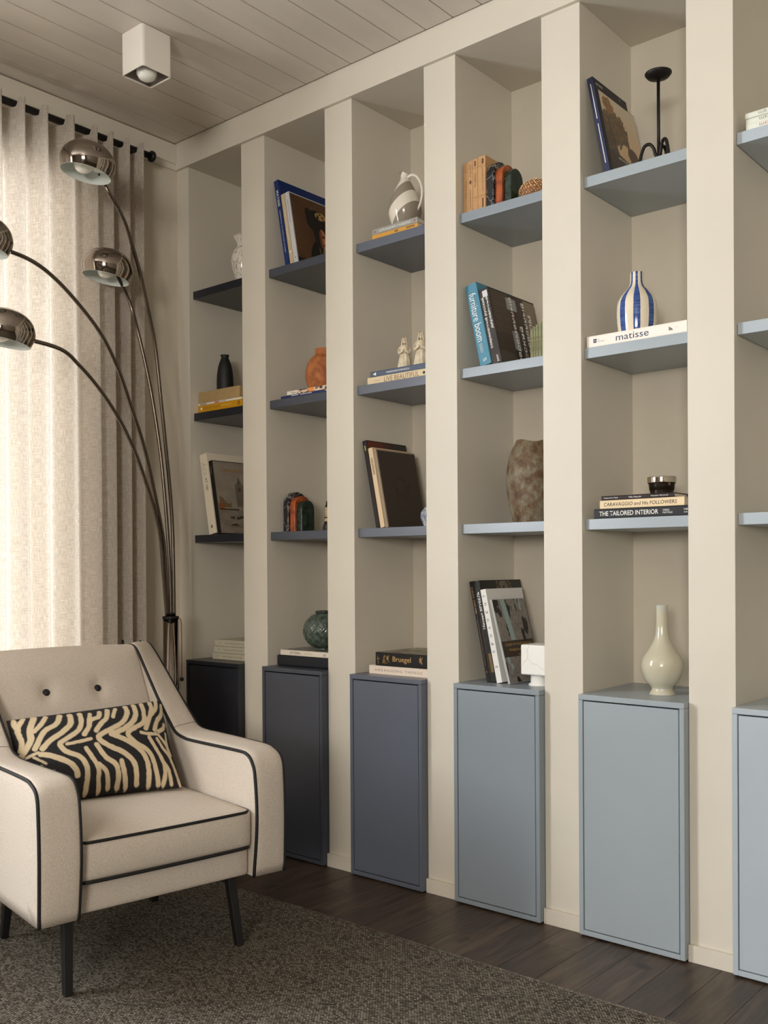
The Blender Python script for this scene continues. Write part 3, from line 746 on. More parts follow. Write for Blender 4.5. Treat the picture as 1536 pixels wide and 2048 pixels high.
def cmat(name, c, rough=0.5, **k): return mat('cover_'+name, c, rough, spec=0.3, **k)
ZC = 0.6871
SA, SB, SCc = SZ['A'], SZ['B'], SZ['C']

# --- niche 2, top shelf
M = leanM(0.592, 0.034, SA, 10.3)
b = book('royal blue tall artist monograph leaning on the niche wall, topmost and largest of its group', M, 0.0225, 0.27, 0.334, cmat('royal_blue', (20, 44, 98)), group='books leaning on the charcoal top shelf')
spine_text(b, 'MATISSE', 0.263, 0.062, 0.0105, INK_W, 'down', shear=0.0, off=0.004)
spine_text(b, 'ЖИВОПИСЬ ИЗ СОБРАНИЯ МУЗЕЕВ', 0.135, 0.165, 0.0040, INK_W, 'down', name='subtitle')
M = leanM(0.6165, 0.036, SA, 10.3)
b = book('thin cream-spined book between the royal blue and the white-spined book', M, 0.0185, 0.235, 0.275, cmat('cream_linen', (190, 172, 138)), group='books leaning on the charcoal top shelf')
spine_text(b, 'Сборник исследований', 0.155, 0.12, 0.0065, INK_W, 'down', shear=0.2)
disc(b, 'emblem', 0.009, 0.05, 0.004, INK_W)
M = leanM(0.637, 0.036, SA, 10.3)
b = book('white-spined art book with a dark brown portrait on its cover', M, 0.0205, 0.235, 0.277, cmat('pale_grey_spine', (196, 196, 200)), group='books leaning on the charcoal top shelf')
dashes(b, [(0.008, 0.0125, 0.16+0.0*k, 0.25) for k in range(1)], mat('pale_print', (168, 170, 176), 0.6))
disc(b, 'emblem', 0.010, 0.024, 0.0028, INK_G)
def portrait(s, t):
    c = mixc((74, 50, 30), (98, 68, 42), fbm(s*4, t*4)); hat = min(ell(s, t, .58, .70, .26, .17), ell(s, t, .38, .80, .07, .07)); cloak = ell(s, t, .62, .08, .30, .36)
    if hat < 1 or cloak < 1: c = (20, 17, 14)
    if ell(s, t, .62, .50, .15, .19) < 1: c = (28, 19, 14)
    if ell(s, t, .665, .47, .085, .14) < 1:
        c = mixc((60, 34, 20), (190, 120, 76), (s-.58)*9)
        if ell(s, t, .69, .50, .035, .018) < 1 or ell(s, t, .68, .38, .03, .012) < 1: c = (56, 28, 18)
        if ell(s, t, .71, .44, .012, .04) < 1: c = (204, 138, 92)
    if ell(s, t, .68, .80, .13, .06) < 1 and fbm(s*30, t*30) > .45: c = (176, 138, 78)
    if abs((s-.60)-(t-.1)*.35) < .02 and t < .34: c = (158, 138, 104)
    if abs((s-.60)+(t-.1)*.2) < .012 and t < .32: c = (120, 100, 72)
    if t < .08 and s < .35: c = (18, 15, 14)
    return c
art('portrait_print', b, (0.0208, 0.004, 0.003), (0, 1, 0), (0, 0, 1), 0.226, 0.27, 110, 130, portrait)

# --- niche 3, top shelf
b = book('thin orange-yellow book under the grey book and the striped jug', flatM(1.019, 0.030, SA+0.0180), 0.0175, 0.15, 0.198, cmat('orange', (206, 152, 66)), group='books under the striped jug', soft=True)
dashes(b, [(0.004, 0.010, 0.10, 0.115), (0.004, 0.009, 0.15, 0.185)], INK_TAN)
b = book('grey book with white Cyrillic title lying under the striped jug', flatM(1.019, 0.030, SA+0.0375), 0.019, 0.15, 0.198, cmat('cool_grey', (152, 152, 146)), group='books under the striped jug')
spine_text(b, 'АРКАДИЙ ГАЙДАР', 0.100, 0.140, 0.0105, INK_W, 'up', shear=0.15)
for z_ in (0.013, 0.186): disc(b, 'red_mark', 0.0095, z_, 0.0028, mat('red_ink', (160, 34, 40), 0.5))
b = book('black and ochre book lying at the back right of the jug', flatM(1.062, 0.190, SA+0.030), 0.0295, 0.12, 0.195, cmat('ochre_black', (150, 112, 50)), group='books under the striped jug')
# --- niche 4, top shelf: kraft paperbacks
def kraft(x, t, h, label, kind):
    b = book(label, Matrix.Translation((x, 0.034, SA)), t, 0.118, h, cmat('kraft_paper', (190, 148, 104), 0.75, var=0.06, vscale=60), group='kraft paperbacks beside the stone arches', soft=True, pages=PAGES)
    T = mat('kraft_print', (92, 62, 38), 0.7); return b, T
b, T = kraft(1.4000, 0.0165, 0.161, 'thin kraft paperback, leftmost of the four by the stone arches', 0)
letters(b, 'вторая нить', (0.009, -0.0003, 0.075), (0, 0, -1), (1, 0, 0), 0.055, 0.004, T, 'title'); dashes(b, [(0.005, 0.012, 0.132, 0.1325), (0.005, 0.012, 0.025, 0.0255)], T)
b, T = kraft(1.4172, 0.0165, 0.163, 'kraft paperback with handwritten title and small bird on its spine', 1)
letters(b, 'Jane Eyre', (0.0085, -0.0003, 0.132), (0, 0, -1), (1, 0, 0), 0.040, 0.008, T, 'title', shear=0.3); mbx = MB().add([(0.004, -0.0004, 0.094), (0.011, -0.0004, 0.088), (0.013, -0.0004, 0.098), (0.007, -0.0004, 0.104)], [(0, 1, 2, 3)]); mbx.build('bird_mark', T, b); dashes(b, [(0.0075, 0.0090, 0.01, 0.075)], T)
b, T = kraft(1.4344, 0.0190, 0.165, 'kraft paperback with boxed vertical title, third from the niche wall', 2)
letters(b, 'повесть', (0.0095, -0.0003, 0.098), (0, 0, -1), (1, 0, 0), 0.045, 0.006, T, 'title'); dashes(b, [(0.0005, 0.0185, 0.136, 0.1366), (0.0005, 0.0185, 0.044, 0.0446), (0.007, 0.012, 0.142, 0.158)], T)
b, T = kraft(1.4541, 0.0285, 0.167, 'thickest kraft paperback, touching the black stone arch', 3)
letters(b, 'избранное рассказы', (0.018, -0.0003, 0.095), (0, 0, -1), (1, 0, 0), 0.075, 0.005, T, 'title'); dashes(b, [(0.001, 0.028, 0.136, 0.1366), (0.001, 0.028, 0.044, 0.0446), (0.016, 0.021, 0.008, 0.036), (0.015, 0.022, 0.143, 0.159)], T)
# --- niche 5, top shelf
M = leanM(1.8905, 0.034, SA, 11.1)
b = book('tall navy-spined black art book leaning behind the landscape book and candlestick', M, 0.0185, 0.212, 0.292, cmat('black', (26, 25, 28)), group='books leaning beside the black candlestick')
box('spine_cloth', 0.0006, 0.0179, -0.0004, 0.001, 0.001, 0.291, cmat('navy', (44, 50, 78)), b)
letters(b, '(', (0.0188, 0.165, 0.280), (0, 1, 0), (0, 0, 1), 0.004, 0.010, INK_W, 'cover_mark'); letters(b, 'МУЗЕЙ', (0.0188, 0.034, 0.276), (0, 1, 0), (0, 0, 1), 0.040, 0.009, INK_W, 'cover_title')
for z0_, z1_ in ((0.165, 0.272), (0.030, 0.150)): MB().box(0.0080, 0.0100, -0.0007, -0.0003, z0_, z1_).build('spine_print', INK_W, b)
M = leanM(1.9100, 0.0345, SA, 11.1)
b = book('thin art book with a golden tree landscape cover, beside the candlestick', M, 0.0055, 0.236, 0.256, cmat('dark_umber', (34, 27, 24)), group='books leaning beside the black candlestick')
def landscape(s, t):
    c = mixc((214, 170, 112), (196, 180, 156), t*1.1+0.2*(fbm(s*3, t*3)-.5))
    d0 = ell(s, t, .30, .62, .42, .26); d1 = ell(s, t, .12, .35, .16, .30); d2 = ell(s, t, .22, .88, .18, .12); f1 = fbm(s*16+3, t*16)
    if d0 < .55+1.1*(f1-.35) : c = mixc((66, 50, 24), (128, 92, 44), (fbm(s*40, t*40)-.3)*2)
    if d1 < .6+1.2*(f1-.4): c = mixc((52, 40, 22), (108, 78, 40), (fbm(s*36, t*36)-.3)*2)
    if d2 < .6+(f1-.4): c = mixc((168, 104, 40), (96, 72, 30), fbm(s*30, t*30))
    if abs(s-.22-.06*math.sin(t*7)) < .022 and .15 < t < .72: c = (52, 35, 20)
    if ell(s, t, .72, .38, .15, .10) < 1 or ell(s, t, .62, .50, .035, .09) < 1 or abs(s-.62) < .012 and .12 < t < .3: c = mixc((50, 28, 20), (92, 48, 30), fbm(s*20, t*20))
    if t < .27+.03*math.sin(s*5+1): c = (38, 27, 23)
    if s < .025: c = (30, 28, 30)
    return c
art('landscape_print', b, (0.0058, 0.002, 0.002), (0, 1, 0), (0, 0, 1), 0.232, 0.252, 120, 130, landscape)
letters(b, 'ФРАНЦУЗСКОЕ', (0.0062, 0.110, 0.060), (0, 1, 0), (0, 0, 1), 0.10, 0.010, INK_W, 'cover_title'); letters(b, 'ИСКУССТВО', (0.0062, 0.120, 0.044), (0, 1, 0), (0, 0, 1), 0.065, 0.008, INK_W, 'cover_subtitle')
# --- niche 6, top shelf
for k, (z0, z1, s, m_, l) in enumerate(((0, .0195, 'ШЕДЕВРЫ', 'r', 'lowest of the three'), (.0195, .033, 'ШЕДЕВРЫ', 'g', 'middle one of the three'), (.033, .0475, 'ШЕДЕВРЫ', 'g', 'topmost of the three'))):
    b = book('pale white book, %s stacked at the right edge of the photo' % l, flatM(2.292-0.001*k, 0.030+0.002*(k % 2), SA+z1), z1-z0-0.0004, 0.17, 0.24, cmat('chalk_white', (222, 224, 212)), group='white books at the right edge')
    spine_text(b, s, 0.072, 0.075, 0.0075, mat('faded_red_ink', (170, 90, 70), 0.6) if m_ == 'r' else INK_G, 'up')

# --- niche 1, middle shelf
bx_ = tag(empty('keepsake_box', (0.0785, 0.040, SB+0.0400)), 'matt golden-beige box on the white and yellow books, under the black bottle', 'box')
gb = mat('gold_beige_card', (176, 148, 100), 0.6, var=0.04, vscale=30)
box('box_body', 0, 0.249, 0, 0.17, 0, 0.046, gb, bx_, bevel=0.001); 
b = book('thin white book sandwiched between the golden box and the yellow book', flatM(0.0785, 0.040, SB+0.0398), 0.0075, 0.18, 0.262, cmat('plain_white', (232, 226, 214)), soft=True, group='books under the golden box')
dashes(b, [(0.002, 0.0055, 0.010, 0.050)], INK_G); dashes(b, [(0.0015, 0.006, 0.10, 0.128)], mat('pink_ink', (190, 84, 92), 0.6), 'pink_print'); letters(b, 'ROMAN', (0.0037, -0.0003, 0.152), (0, 0, 1), (-1, 0, 0), 0.034, 0.0045, INK_B, 'title')
b = book('mustard yellow book with brown title, lowest under the golden box', flatM(0.0755, 0.040, SB+0.0320), 0.0318, 0.19, 0.266, cmat('mustard', (206, 148, 18)), group='books under the golden box')
spine_text(b, 'WOODY ALLEN', 0.085, 0.100, 0.0085, INK_TAN, 'up', xoff=-0.003); spine_text(b, 'ЗАПИСКИ', 0.170, 0.058, 0.0050, mat('cream_ink', (232, 206, 130), 0.6), 'up', xoff=-0.004, name='subtitle')
disc(b, 'white_logo', 0.0135, 0.022, 0.0055, INK_W); disc(b, 'black_ring_logo', 0.013, 0.246, 0.007, INK_B, 0.0045)
# --- niche 2, middle shelf
b = book('thin navy book, lower one under the terracotta vase', flatM(0.5610, 0.036, SB+0.0128), 0.0126, 0.22, 0.262, cmat('navy_blue', (40, 52, 100)), soft=True, group='books under the terracotta vase')
dashes(b, [(0.0018, 0.0040, 0.055, 0.092), (0.0018, 0.0040, 0.10, 0.16), (0.0018, 0.0040, 0.225, 0.240)], INK_W)
b = book('thin painterly-spined book with white title panel, upper one under the terracotta vase', flatM(0.5955, 0.034, SB+0.0275), 0.0145, 0.22, 0.226, cmat('white_gloss', (226, 220, 208)), soft=True, group='books under the terracotta vase')
def cez(s, t):
    if s < .01: return (226, 220, 208)
    v = fbm(s*14, t*2); return mixc((24, 26, 30), (226, 196, 170), (v-.42)*7) if abs(s-.42) > .08 else mixc((220, 96, 40), (236, 190, 90), fbm(s*40, t*4))
art('painted_strip', b, (0.0145, -0.0003, 0.052), (0, 0, 1), (-1, 0, 0), 0.172, 0.0145, 80, 6, cez)
spine_text(b, 'Cézanne', 0.036, 0.026, 0.0065, INK_B, 'up')
# --- niche 3, middle shelf
b = book('cream book titled in tall brown letters, under the blue-grey book and figurines', flatM(0.9905, 0.034, SB+0.0257), 0.0255, 0.22, 0.262, cmat('cream_cloth', (216, 198, 164)), group='books under the white figurines')
spine_text(b, 'LIVE BEAUTIFUL', 0.150, 0.150, 0.0165, INK_TAN, 'up'); spine_text(b, 'Callaghan', 0.042, 0.034, 0.006, mat('pale_brown_ink', (170, 146, 108), 0.6), 'up', name='author')
disc(b, 'emblem', 0.0125, 0.246, 0.005, INK_B)
b = book('blue-grey book with white triangle, directly under the white figurines', flatM(1.0020, 0.036, SB+0.0453), 0.0193, 0.21, 0.252, cmat('steel_blue', (82, 94, 112)), group='books under the white figurines')
spine_text(b, 'MARIANNE EVENNOU', 0.122, 0.100, 0.0060, INK_W, 'up')
MB().add([(0.0095, -0.0004, 0.012), (0.0035, -0.0004, 0.026), (0.0155, -0.0004, 0.026)], [(0, 1, 2)]).build('triangle_mark', INK_W, b)
# --- niche 4, middle shelf
M = leanM(1.4585, 0.036, SB, 12.3)
b = book('teal blue book with tall white lettering on its spine, leaning on the wall', M, 0.0425, 0.205, 0.268, cmat('teal_blue', (78, 134, 158)), group='books leaning on the blue-grey middle shelf')
spine_text(b, 'furniture boom', 0.158, 0.158, 0.026, INK_W, 'down', xoff=-0.001)
dashes(b, [(0.012, 0.0125, 0.045, 0.073), (0.015, 0.0155, 0.040, 0.073), (0.018, 0.0185, 0.045, 0.073), (0.021, 0.0215, 0.04, 0.073)], INK_W); spine_text(b, 'S', 0.018, 0.010, 0.012, INK_W, 'down', name='publisher_mark')
M = leanM(1.5045, 0.036, SB, 12.3)
b = book('thick dark book on modern wooden houses with white Cyrillic lettering on spine and cover', M, 0.0355, 0.268, 0.246, cmat('dark_timber', (62, 54, 48), c2=(36, 30, 27), vscale=14), group='books leaning on the blue-grey middle shelf')
spine_text(b, 'современный русский', 0.135, 0.165, 0.0115, INK_W, 'up', xoff=-0.008, off=0.01); spine_text(b, 'деревянный', 0.165, 0.105, 0.0115, INK_W, 'up', xoff=0.007, off=0.01, name='subtitle')
dashes(b, [(0.012, 0.030, 0.218, 0.238)], mat('pale_window_print', (200, 200, 200), 0.5), 'spine_picture'); spine_text(b, 'рип', 0.016, 0.020, 0.008, INK_W, 'up', xoff=0.006, name='publisher_mark')
def house(s, t):
    c = mixc((50, 38, 30), (66, 48, 38), fbm(s*3, t*20))
    if s < .38 and t > .42 and (t*26) % 1 < .5: c = (82, 66, 52)
    if .42 < s < .56 and .45 < t: c = (60, 38, 28) if (s*60) % 1 < .5 else (72, 46, 34)
    if .34 < s < .56 and .78 < t < .95: c = (150, 150, 148)
    if .36 < s < .50 and .22 < t < .48: c = (134, 138, 140)
    if .36 < s < .52 and .10 < t < .22: c = (26, 22, 20)
    if s > .74: c = mixc((122, 104, 84), (140, 122, 100), fbm(s*4, t*4))
    if t < .10+(.05 if s < .3 else 0): c = (72, 66, 58)
    if t > .985: c = (40, 33, 28)
    if s > .56 and s < .74 and (t*30) % 1 < .4 and t > .4: c = (66, 54, 44)
    return c
art('house_print', b, (0.0358, 0.003, 0.002), (0, 1, 0), (0, 0, 1), 0.262, 0.241, 110, 120, house)
for k, (s_, y_, ln, zc_) in enumerate((('овременный', 0.118, 0.222, 0.122), ('усский', 0.158, 0.135, 0.075), ('деревянный', 0.190, 0.222, 0.118), ('дом', 0.224, 0.075, 0.155))):
    letters(b, s_, (0.0363, y_, zc_), (0, 0, 1), (0, -1, 0), ln, 0.025, INK_W, 'cover_title', off=0.012)
gr = mat('pale_green_booklet', (132, 130, 92), 0.6, c2=(108, 110, 76), vscale=40)
for k, (x_, t_, h_) in enumerate(((1.6440, 0.0100, 0.086), (1.6545, 0.0075, 0.094), (1.6625, 0.0090, 0.098), (1.6720, 0.0105, 0.103), (1.6830, 0.0120, 0.106))):
    b = book('slim pale green booklet beside the timber house book, %s from the left' % ['first', 'second', 'third', 'fourth', 'fifth'][k], Matrix.Translation((x_, 0.030, SB)), t_-0.0006, 0.10, h_, gr, soft=True, name='booklet', group='green booklets')
    dashes(b, [(t_*0.3, t_*0.6, 0.02, 0.05), (t_*0.3, t_*0.6, 0.056, 0.062)], mat('dark_green_ink', (84, 84, 44), 0.6))
# --- niche 5, middle shelf
b = book('white book with a large one-word dark title on its spine, under the blue striped vase', flatM(1.8380, 0.0205, SB+0.0320), 0.0318, 0.235, 0.298, cmat('bright_white', (238, 230, 220)), group='')
spine_text(b, 'matisse', 0.140, 0.098, 0.0175, INK_NAVY, 'up', off=0.0)
MB().box(0.0095, 0.0205, -0.0004, 0.0002, 0.021, 0.031).build('blue_square_logo', INK_NAVY, b); letters(b, '24\nCULTURA', (0.0155, -0.0003, 0.0450), (0, 0, 1), (-1, 0, 0), 0.020, 0.0095, INK_G, 'publisher'); letters(b, '24', (0.015, -0.0007, 0.026), (0, 0, 1), (-1, 0, 0), 0.006, 0.005, INK_W, 'logo_digits')
MB().add([(0.010, -0.0004, 0.247), (0.021, -0.0004, 0.247), (0.021, -0.0004, 0.260), (0.016, -0.0004, 0.256)], [(0, 1, 2, 3)]).build('shell_mark', INK_G, b); disc(b, 'ring_mark', 0.0155, 0.270, 0.0028, mat('pale_ink', (200, 194, 184), 0.6), 0.0021)

# --- niche 1, low shelf
M = leanM(0.1450, 0.036, SCc, 10.3)
b = book('thick white linen book with pale monogram, leaning in the corner niche', M, 0.0430, 0.27, 0.328, cmat('white_linen', (224, 212, 190), 0.7), group='books leaning in the corner niche')
letters(b, 'AD', (0.0205, -0.0003, 0.268), (0, 0, -1), (1, 0, 0), 0.050, 0.028, mat('pale_pearl_ink', (196, 184, 166), 0.4), 'monogram'); letters(b, 'AT 100', (0.0225, -0.0003, 0.204), (0, 0, -1), (1, 0, 0), 0.050, 0.0125, INK_B, 'title')
disc(b, 'emblem', 0.022, 0.030, 0.0062, INK_B, 0.0036); disc(b, 'emblem_core', 0.022, 0.030, 0.0020, INK_B)
M = leanM(0.1915, 0.040, SCc, 10.3)
b = book('black-spined art book with a grey winter town picture, in the corner niche', M, 0.0200, 0.25, 0.300, cmat('black_gloss', (20, 18, 17)), group='books leaning in the corner niche')
def town(s, t):
    c = mixc((130, 120, 106), (160, 150, 134), fbm(s*5, t*14))
    if .42 < s < .60 and .38 < t < .70: c = mixc((104, 92, 78), (120, 108, 92), fbm(s*20, t*20))
    if t >= .70 and abs(s-.51) < .05*(1-(t-.70)/.10) and t < .80: c = (98, 88, 76)
    if ell(s, t, .51, .62, .03, .03) < 1: c = (74, 66, 58)
    if .05 < s < .30 and .36 < t < .46+.05*math.sin(s*20): c = (120, 98, 70)
    if .02 < s < .14 and .34 < t < .41: c = (138, 84, 50)
    if .03 < s < .45 and .325 < t < .345: c = (60, 48, 38)
    if t < .32: c = mixc((118, 106, 92), (152, 140, 122), fbm(s*6, t*20))
    if ell(s, t, .40, .22, .16, .025) < 1 and fbm(s*30, t*30) > .45: c = (42, 34, 28)
    if ell(s, t, .25, .12, .2, .02) < 1 and fbm(s*20, t*20) > .5: c = (74, 56, 40)
    if .56 < s < .60 and t < .45: c = (56, 46, 38)
    if .56 < s < .66 and .18 < t < .34 and abs((s-.56)-(.34-t)*.6) < .02: c = (60, 50, 42)
    return c
art('town_print', b, (0.0203, 0.003, 0.003), (0, 1, 0), (0, 0, 1), 0.244, 0.294, 90, 110, town)
letters(b, 'Третьяковская', (0.0207, 0.115, 0.262), (0, 1, 0), (0, 0, 1), 0.14, 0.020, mat('amber_ink', (168, 116, 40), 0.6), 'cover_title'); letters(b, 'Третья', (0.010, -0.0003, 0.262), (0, 0, -1), (1, 0, 0), 0.03, 0.006, INK_GOLD, 'title')
# --- niche 3, low shelf
M = leanM(1.0230, 0.037, SCc, 11.3)
b = book('dark art book with a red-brown cover edge, rearmost beside the niche wall', M, 0.0180, 0.218, 0.308, cmat('black_red', (30, 20, 17)), group='books leaning on the slate low shelf')
def redtop(s, t): return mixc((96, 40, 24), (24, 20, 17), (s-.3)*2.2) if t > .93 else mixc((120, 84, 40), (20, 18, 16), (s-.25)*3)
art('cover_print', b, (0.0183, 0.003, 0.003), (0, 1, 0), (0, 0, 1), 0.212, 0.302, 40, 60, redtop)
dashes(b, [(0.006, 0.010, 0.272, 0.290)], INK_GOLD)
M = leanM(1.0430, 0.037, SCc, 11.3)
b = book('cream art book with black Cyrillic spine lettering beside the dark slipcase book', M, 0.0190, 0.215, 0.280, cmat('warm_cream', (214, 188, 152)), group='books leaning on the slate low shelf')
spine_text(b, 'ШИШКИН', 0.215, 0.058, 0.0085, INK_B, 'up', off=0.012)
M = leanM(1.0640, 0.038, SCc, 11.3)
b = book('dark brown-grey covered book with a debossed round emblem and pale edges', M, 0.0130, 0.212, 0.275, cmat('taupe_cloth', (146, 130, 108)), group='books leaning on the slate low shelf')
box('cover_board', 0.0131, 0.0142, 0.004, 0.209, 0.001, 0.270, mat('dark_taupe_board', (60, 50, 40), 0.6, var=0.05, vscale=60), b, bevel=0.0004)
dk = mat('deboss_line', (44, 37, 31), 0.7)
mbx = MB()
for k in range(3): 
    rr = (0.040, 0.032, 0.022)[k]
    mbx.add(*tube_geo([(0.0143, 0.106+rr*math.cos(a_)*(1+.08*math.sin(5*a_+k)), 0.145+rr*math.sin(a_)*(1+.08*math.sin(5*a_+k))) for a_ in [2*PI*q_/40 for q_ in range(40)]], 0.0007, 6, True))
mbx.build('round_emblem', dk, b)
mbx = MB()
for k in range(3): mbx.box(0.0142, 0.0145, 0.082, 0.130-0.01*(k == 0), 0.238+0.006*k, 0.2386+0.006*k)
mbx.build('small_title', dk, b)
# --- niche 5, low shelf stack
b = book('black book titled THE TAILORED INTERIOR, lowest of the stack under the steel bowl', flatM(1.8530, 0.030, SCc+0.0283), 0.0280, 0.235, 0.285, cmat('graphite', (30, 30, 32)), group='books under the steel bowl')
spine_text(b, 'THE TAILORED INTERIOR', 0.106, 0.178, 0.0130, INK_W, 'up', off=0.008); letters(b, 'GREG\nNATALE', (0.0140, -0.0003, 0.222), (0, 0, 1), (-1, 0, 0), 0.028, 0.0115, INK_W, 'author'); letters(b, 'h&\nco', (0.0140, -0.0003, 0.274), (0, 0, 1), (-1, 0, 0), 0.011, 0.012, INK_W, 'publisher_mark')
b = book('cream book with long dark title, middle of the stack under the steel bowl', flatM(1.8690, 0.034, SCc+0.0520), 0.0235, 0.215, 0.252, cmat('ivory', (226, 204, 166)), group='books under the steel bowl')
spine_text(b, 'CARAVAGGIO and His FOLLOWERS', 0.122, 0.218, 0.0105, mat('dark_brown_ink', (50, 30, 20), 0.6), 'up', shear=0.12, off=0.006)
b = book('thin dark brown book, topmost of the stack under the steel bowl', flatM(1.8730, 0.036, SCc+0.0648), 0.0126, 0.20, 0.219, cmat('espresso', (36, 22, 17)), group='books under the steel bowl')
for s_, z_, l_ in (('Художник Парк', 0.030, 0.045), ('Villa Necchi', 0.103, 0.038), ('Портрет Великий', 0.176, 0.050)): letters(b, s_, (0.0063, -0.0003, z_), (0, 0, 1), (-1, 0, 0), l_, 0.0045, INK_W, 'title')
b = book('thin black-edged book sticking out at the back right of the bowl stack', flatM(2.0930, 0.115, SCc+0.0610), 0.0085, 0.16, 0.048, cmat('black_matt', (24, 22, 22)), group='books under the steel bowl')

# --- cabinet tops
for k in range(3):
    zt = ZC+0.0265*(k+1)
    b = book('pale sage clothbound book, %s of three stacked in the corner niche' % ['lowest', 'middle one', 'topmost'][k], flatM((0.142, 0.1495, 0.1575)[k], 0.050, zt), 0.0255, 0.19, 0.225, cmat('sage_cloth', (192, 186, 164), 0.7), group='pale books on the corner cabinet')
    letters(b, 'SVIATOSLAV RICHTER', (0.0128, -0.0003, 0.118), (0, 0, 1), (-1, 0, 0), 0.115, 0.0058, INK_TAN, 'title'); disc(b, 'emblem', 0.0125, 0.032, 0.005, mat('pale_brown_ink2', (158, 144, 118), 0.6), 0.003)
bb = tag(empty('slipcase_box', (0.5300, 0.030, ZC)), 'black rounded box lying under the white patterned book and green globe vase', 'box')
box('lid', 0.004, 0.284, 0, 0.26, 0.0, 0.0405, mat('black_cloth_box', (20, 21, 28), 0.7), bb, bevel=0.007, seg=4)
b = book('white book titled PATTERN with black flecked top, under the green globe vase', flatM(0.5555, 0.030, ZC+0.0605), 0.0198, 0.245, 0.255, cmat('off_white', (224, 214, 198)), group='')
spine_text(b, 'PATTERN', 0.077, 0.055, 0.0085, INK_B, 'up', shear=0.2); dashes(b, [(0.009, 0.011, 0.125, 0.165)], mat('pale_ink3', (190, 170, 150), 0.6)); spine_text(b, 'al', 0.226, 0.012, 0.0105, INK_TAN, 'up', name='publisher_mark')
art('flecked_cover', b, (-0.0003, 0.002, 0.002), (0, 1, 0), (0, 0, 1), 0.241, 0.251, 90, 90, lambda s, t: (34, 34, 34) if fbm(s*40, t*40) > .5 else (150, 146, 136))
b = book('white book titled ARRANGING THINGS under the black and gold book', flatM(0.9970, 0.026, ZC+0.0290), 0.0288, 0.235, 0.262, cmat('blush_white', (222, 206, 190)), group='books on the slate grey cabinet')
spine_text(b, 'ARRANGING THINGS', 0.128, 0.205, 0.0090, mat('taupe_ink', (142, 122, 104), 0.6), 'up', spacing=1.3)
b = book('thick black book with gold lettering and ornaments, on the white book', flatM(1.0245, 0.028, ZC+0.0745), 0.0450, 0.225, 0.228, cmat('black_satin', (26, 23, 20), 0.4), group='books on the slate grey cabinet')
spine_text(b, 'Bruegel', 0.115, 0.078, 0.0225, INK_GOLD, 'up')
mbx = MB(); rg = random.Random(5)
for zc_, n_ in ((0.037, 9), (0.054, 9), (0.196, 12), (0.012, 4)):
    for k in range(n_):
        a_ = rg.uniform(0, PI); L_ = 0.004+0.003*rg.random(); cx_, cz_ = 0.012+0.022*rg.random(), zc_+rg.uniform(-.005, .005)
        p0 = Vector((cx_-L_*math.cos(a_), -0.0005, cz_-L_*math.sin(a_)*.6)); p1 = Vector((cx_+L_*math.cos(a_), -0.0005, cz_+L_*math.sin(a_)*.6)); pm = (p0+p1)/2+Vector((0.002*math.sin(a_), 0, -0.002*math.cos(a_)))
        mbx.add(*tube_geo([p0, pm, p1], 0.0006, 6))
mbx.build('gold_ornament', INK_GOLD, b)
art('painted_cover', b, (-0.0004, 0.002, 0.002), (0, 1, 0), (0, 0, 1), 0.221, 0.224, 60, 60, lambda s, t: mixc((60, 50, 36), (170, 156, 130), (fbm(s*9, t*9)-.3)*2.2))
# leaning set on the blue-grey cabinet
M = leanM(1.4650, 0.052, ZC, 11.8)
b = book('thin black book with pale spine print, pressed to the niche wall on the blue-grey cabinet', M, 0.0130, 0.235, 0.322, cmat('black_thin', (24, 22, 20)), group='books leaning on the blue-grey cabinet')
spine_text(b, 'МУЗЕИ МИРА', 0.262, 0.085, 0.0055, INK_GOLD, 'up'); disc(b, 'red_dot', 0.0065, 0.032, 0.0026, mat('red_ink', (160, 34, 40), 0.5)); dashes(b, [(0.0055, 0.0065, 0.05, 0.20)], INK_TAN, 'gold_line')
M = leanM(1.4787, 0.0525, ZC, 11.8)
b = book('black monograph with a large white Cyrillic spine title, on the blue-grey cabinet', M, 0.0255, 0.240, 0.322, cmat('black_monograph', (30, 28, 25)), group='books leaning on the blue-grey cabinet')
spine_text(b, 'Михаил ВРУБЕЛЬ', 0.228, 0.120, 0.0085, INK_W, 'up', xoff=0.0, off=0.006); dashes(b, [(0.010, 0.020, 0.03, 0.09)], mat('gold_brown_print', (110, 84, 44), 0.6), 'picture_fragment'); dashes(b, [(0.0035, 0.0040, 0.03, 0.2)], INK_TAN, 'gold_line')
def lace(s, t): return mixc((30, 26, 22), (116, 102, 76), (fbm(s*26, t*26)-.4)*5) if (.38 < s < .75 and t > .80) else (26, 24, 22)
art('lace_print', b, (0.0258, 0.003, 0.003), (0, 1, 0), (0, 0, 1), 0.234, 0.316, 70, 90, lace)
M = leanM(1.5060, 0.047, ZC, 11.8)
b = book('white book with widely spaced black letters down its spine, on the blue-grey cabinet', M, 0.0200, 0.212, 0.296, cmat('cool_white', (222, 220, 214)), group='books leaning on the blue-grey cabinet', soft=True)
for k, ch in enumerate('ОРНАМЕНТ'): letters(b, ch, (0.0095, -0.0003, 0.098+0.0252*k), (0, 0, 1), (-1, 0, 0), 0.0075, 0.0085, INK_NAVY, 'title', off=0.01)
letters(b, '2', (0.0095, -0.0003, 0.050), (0, 0, 1), (-1, 0, 0), 0.007, 0.008, INK_NAVY, 'volume_number', off=0.01)
M = leanM(1.5510, 0.042, ZC, 14.6)
b = book('grey hide-patterned book with gold title band, foremost on the blue-grey cabinet', M, 0.0075, 0.186, 0.268, cmat('silver_grey', (176, 178, 176)), group='books leaning on the blue-grey cabinet')
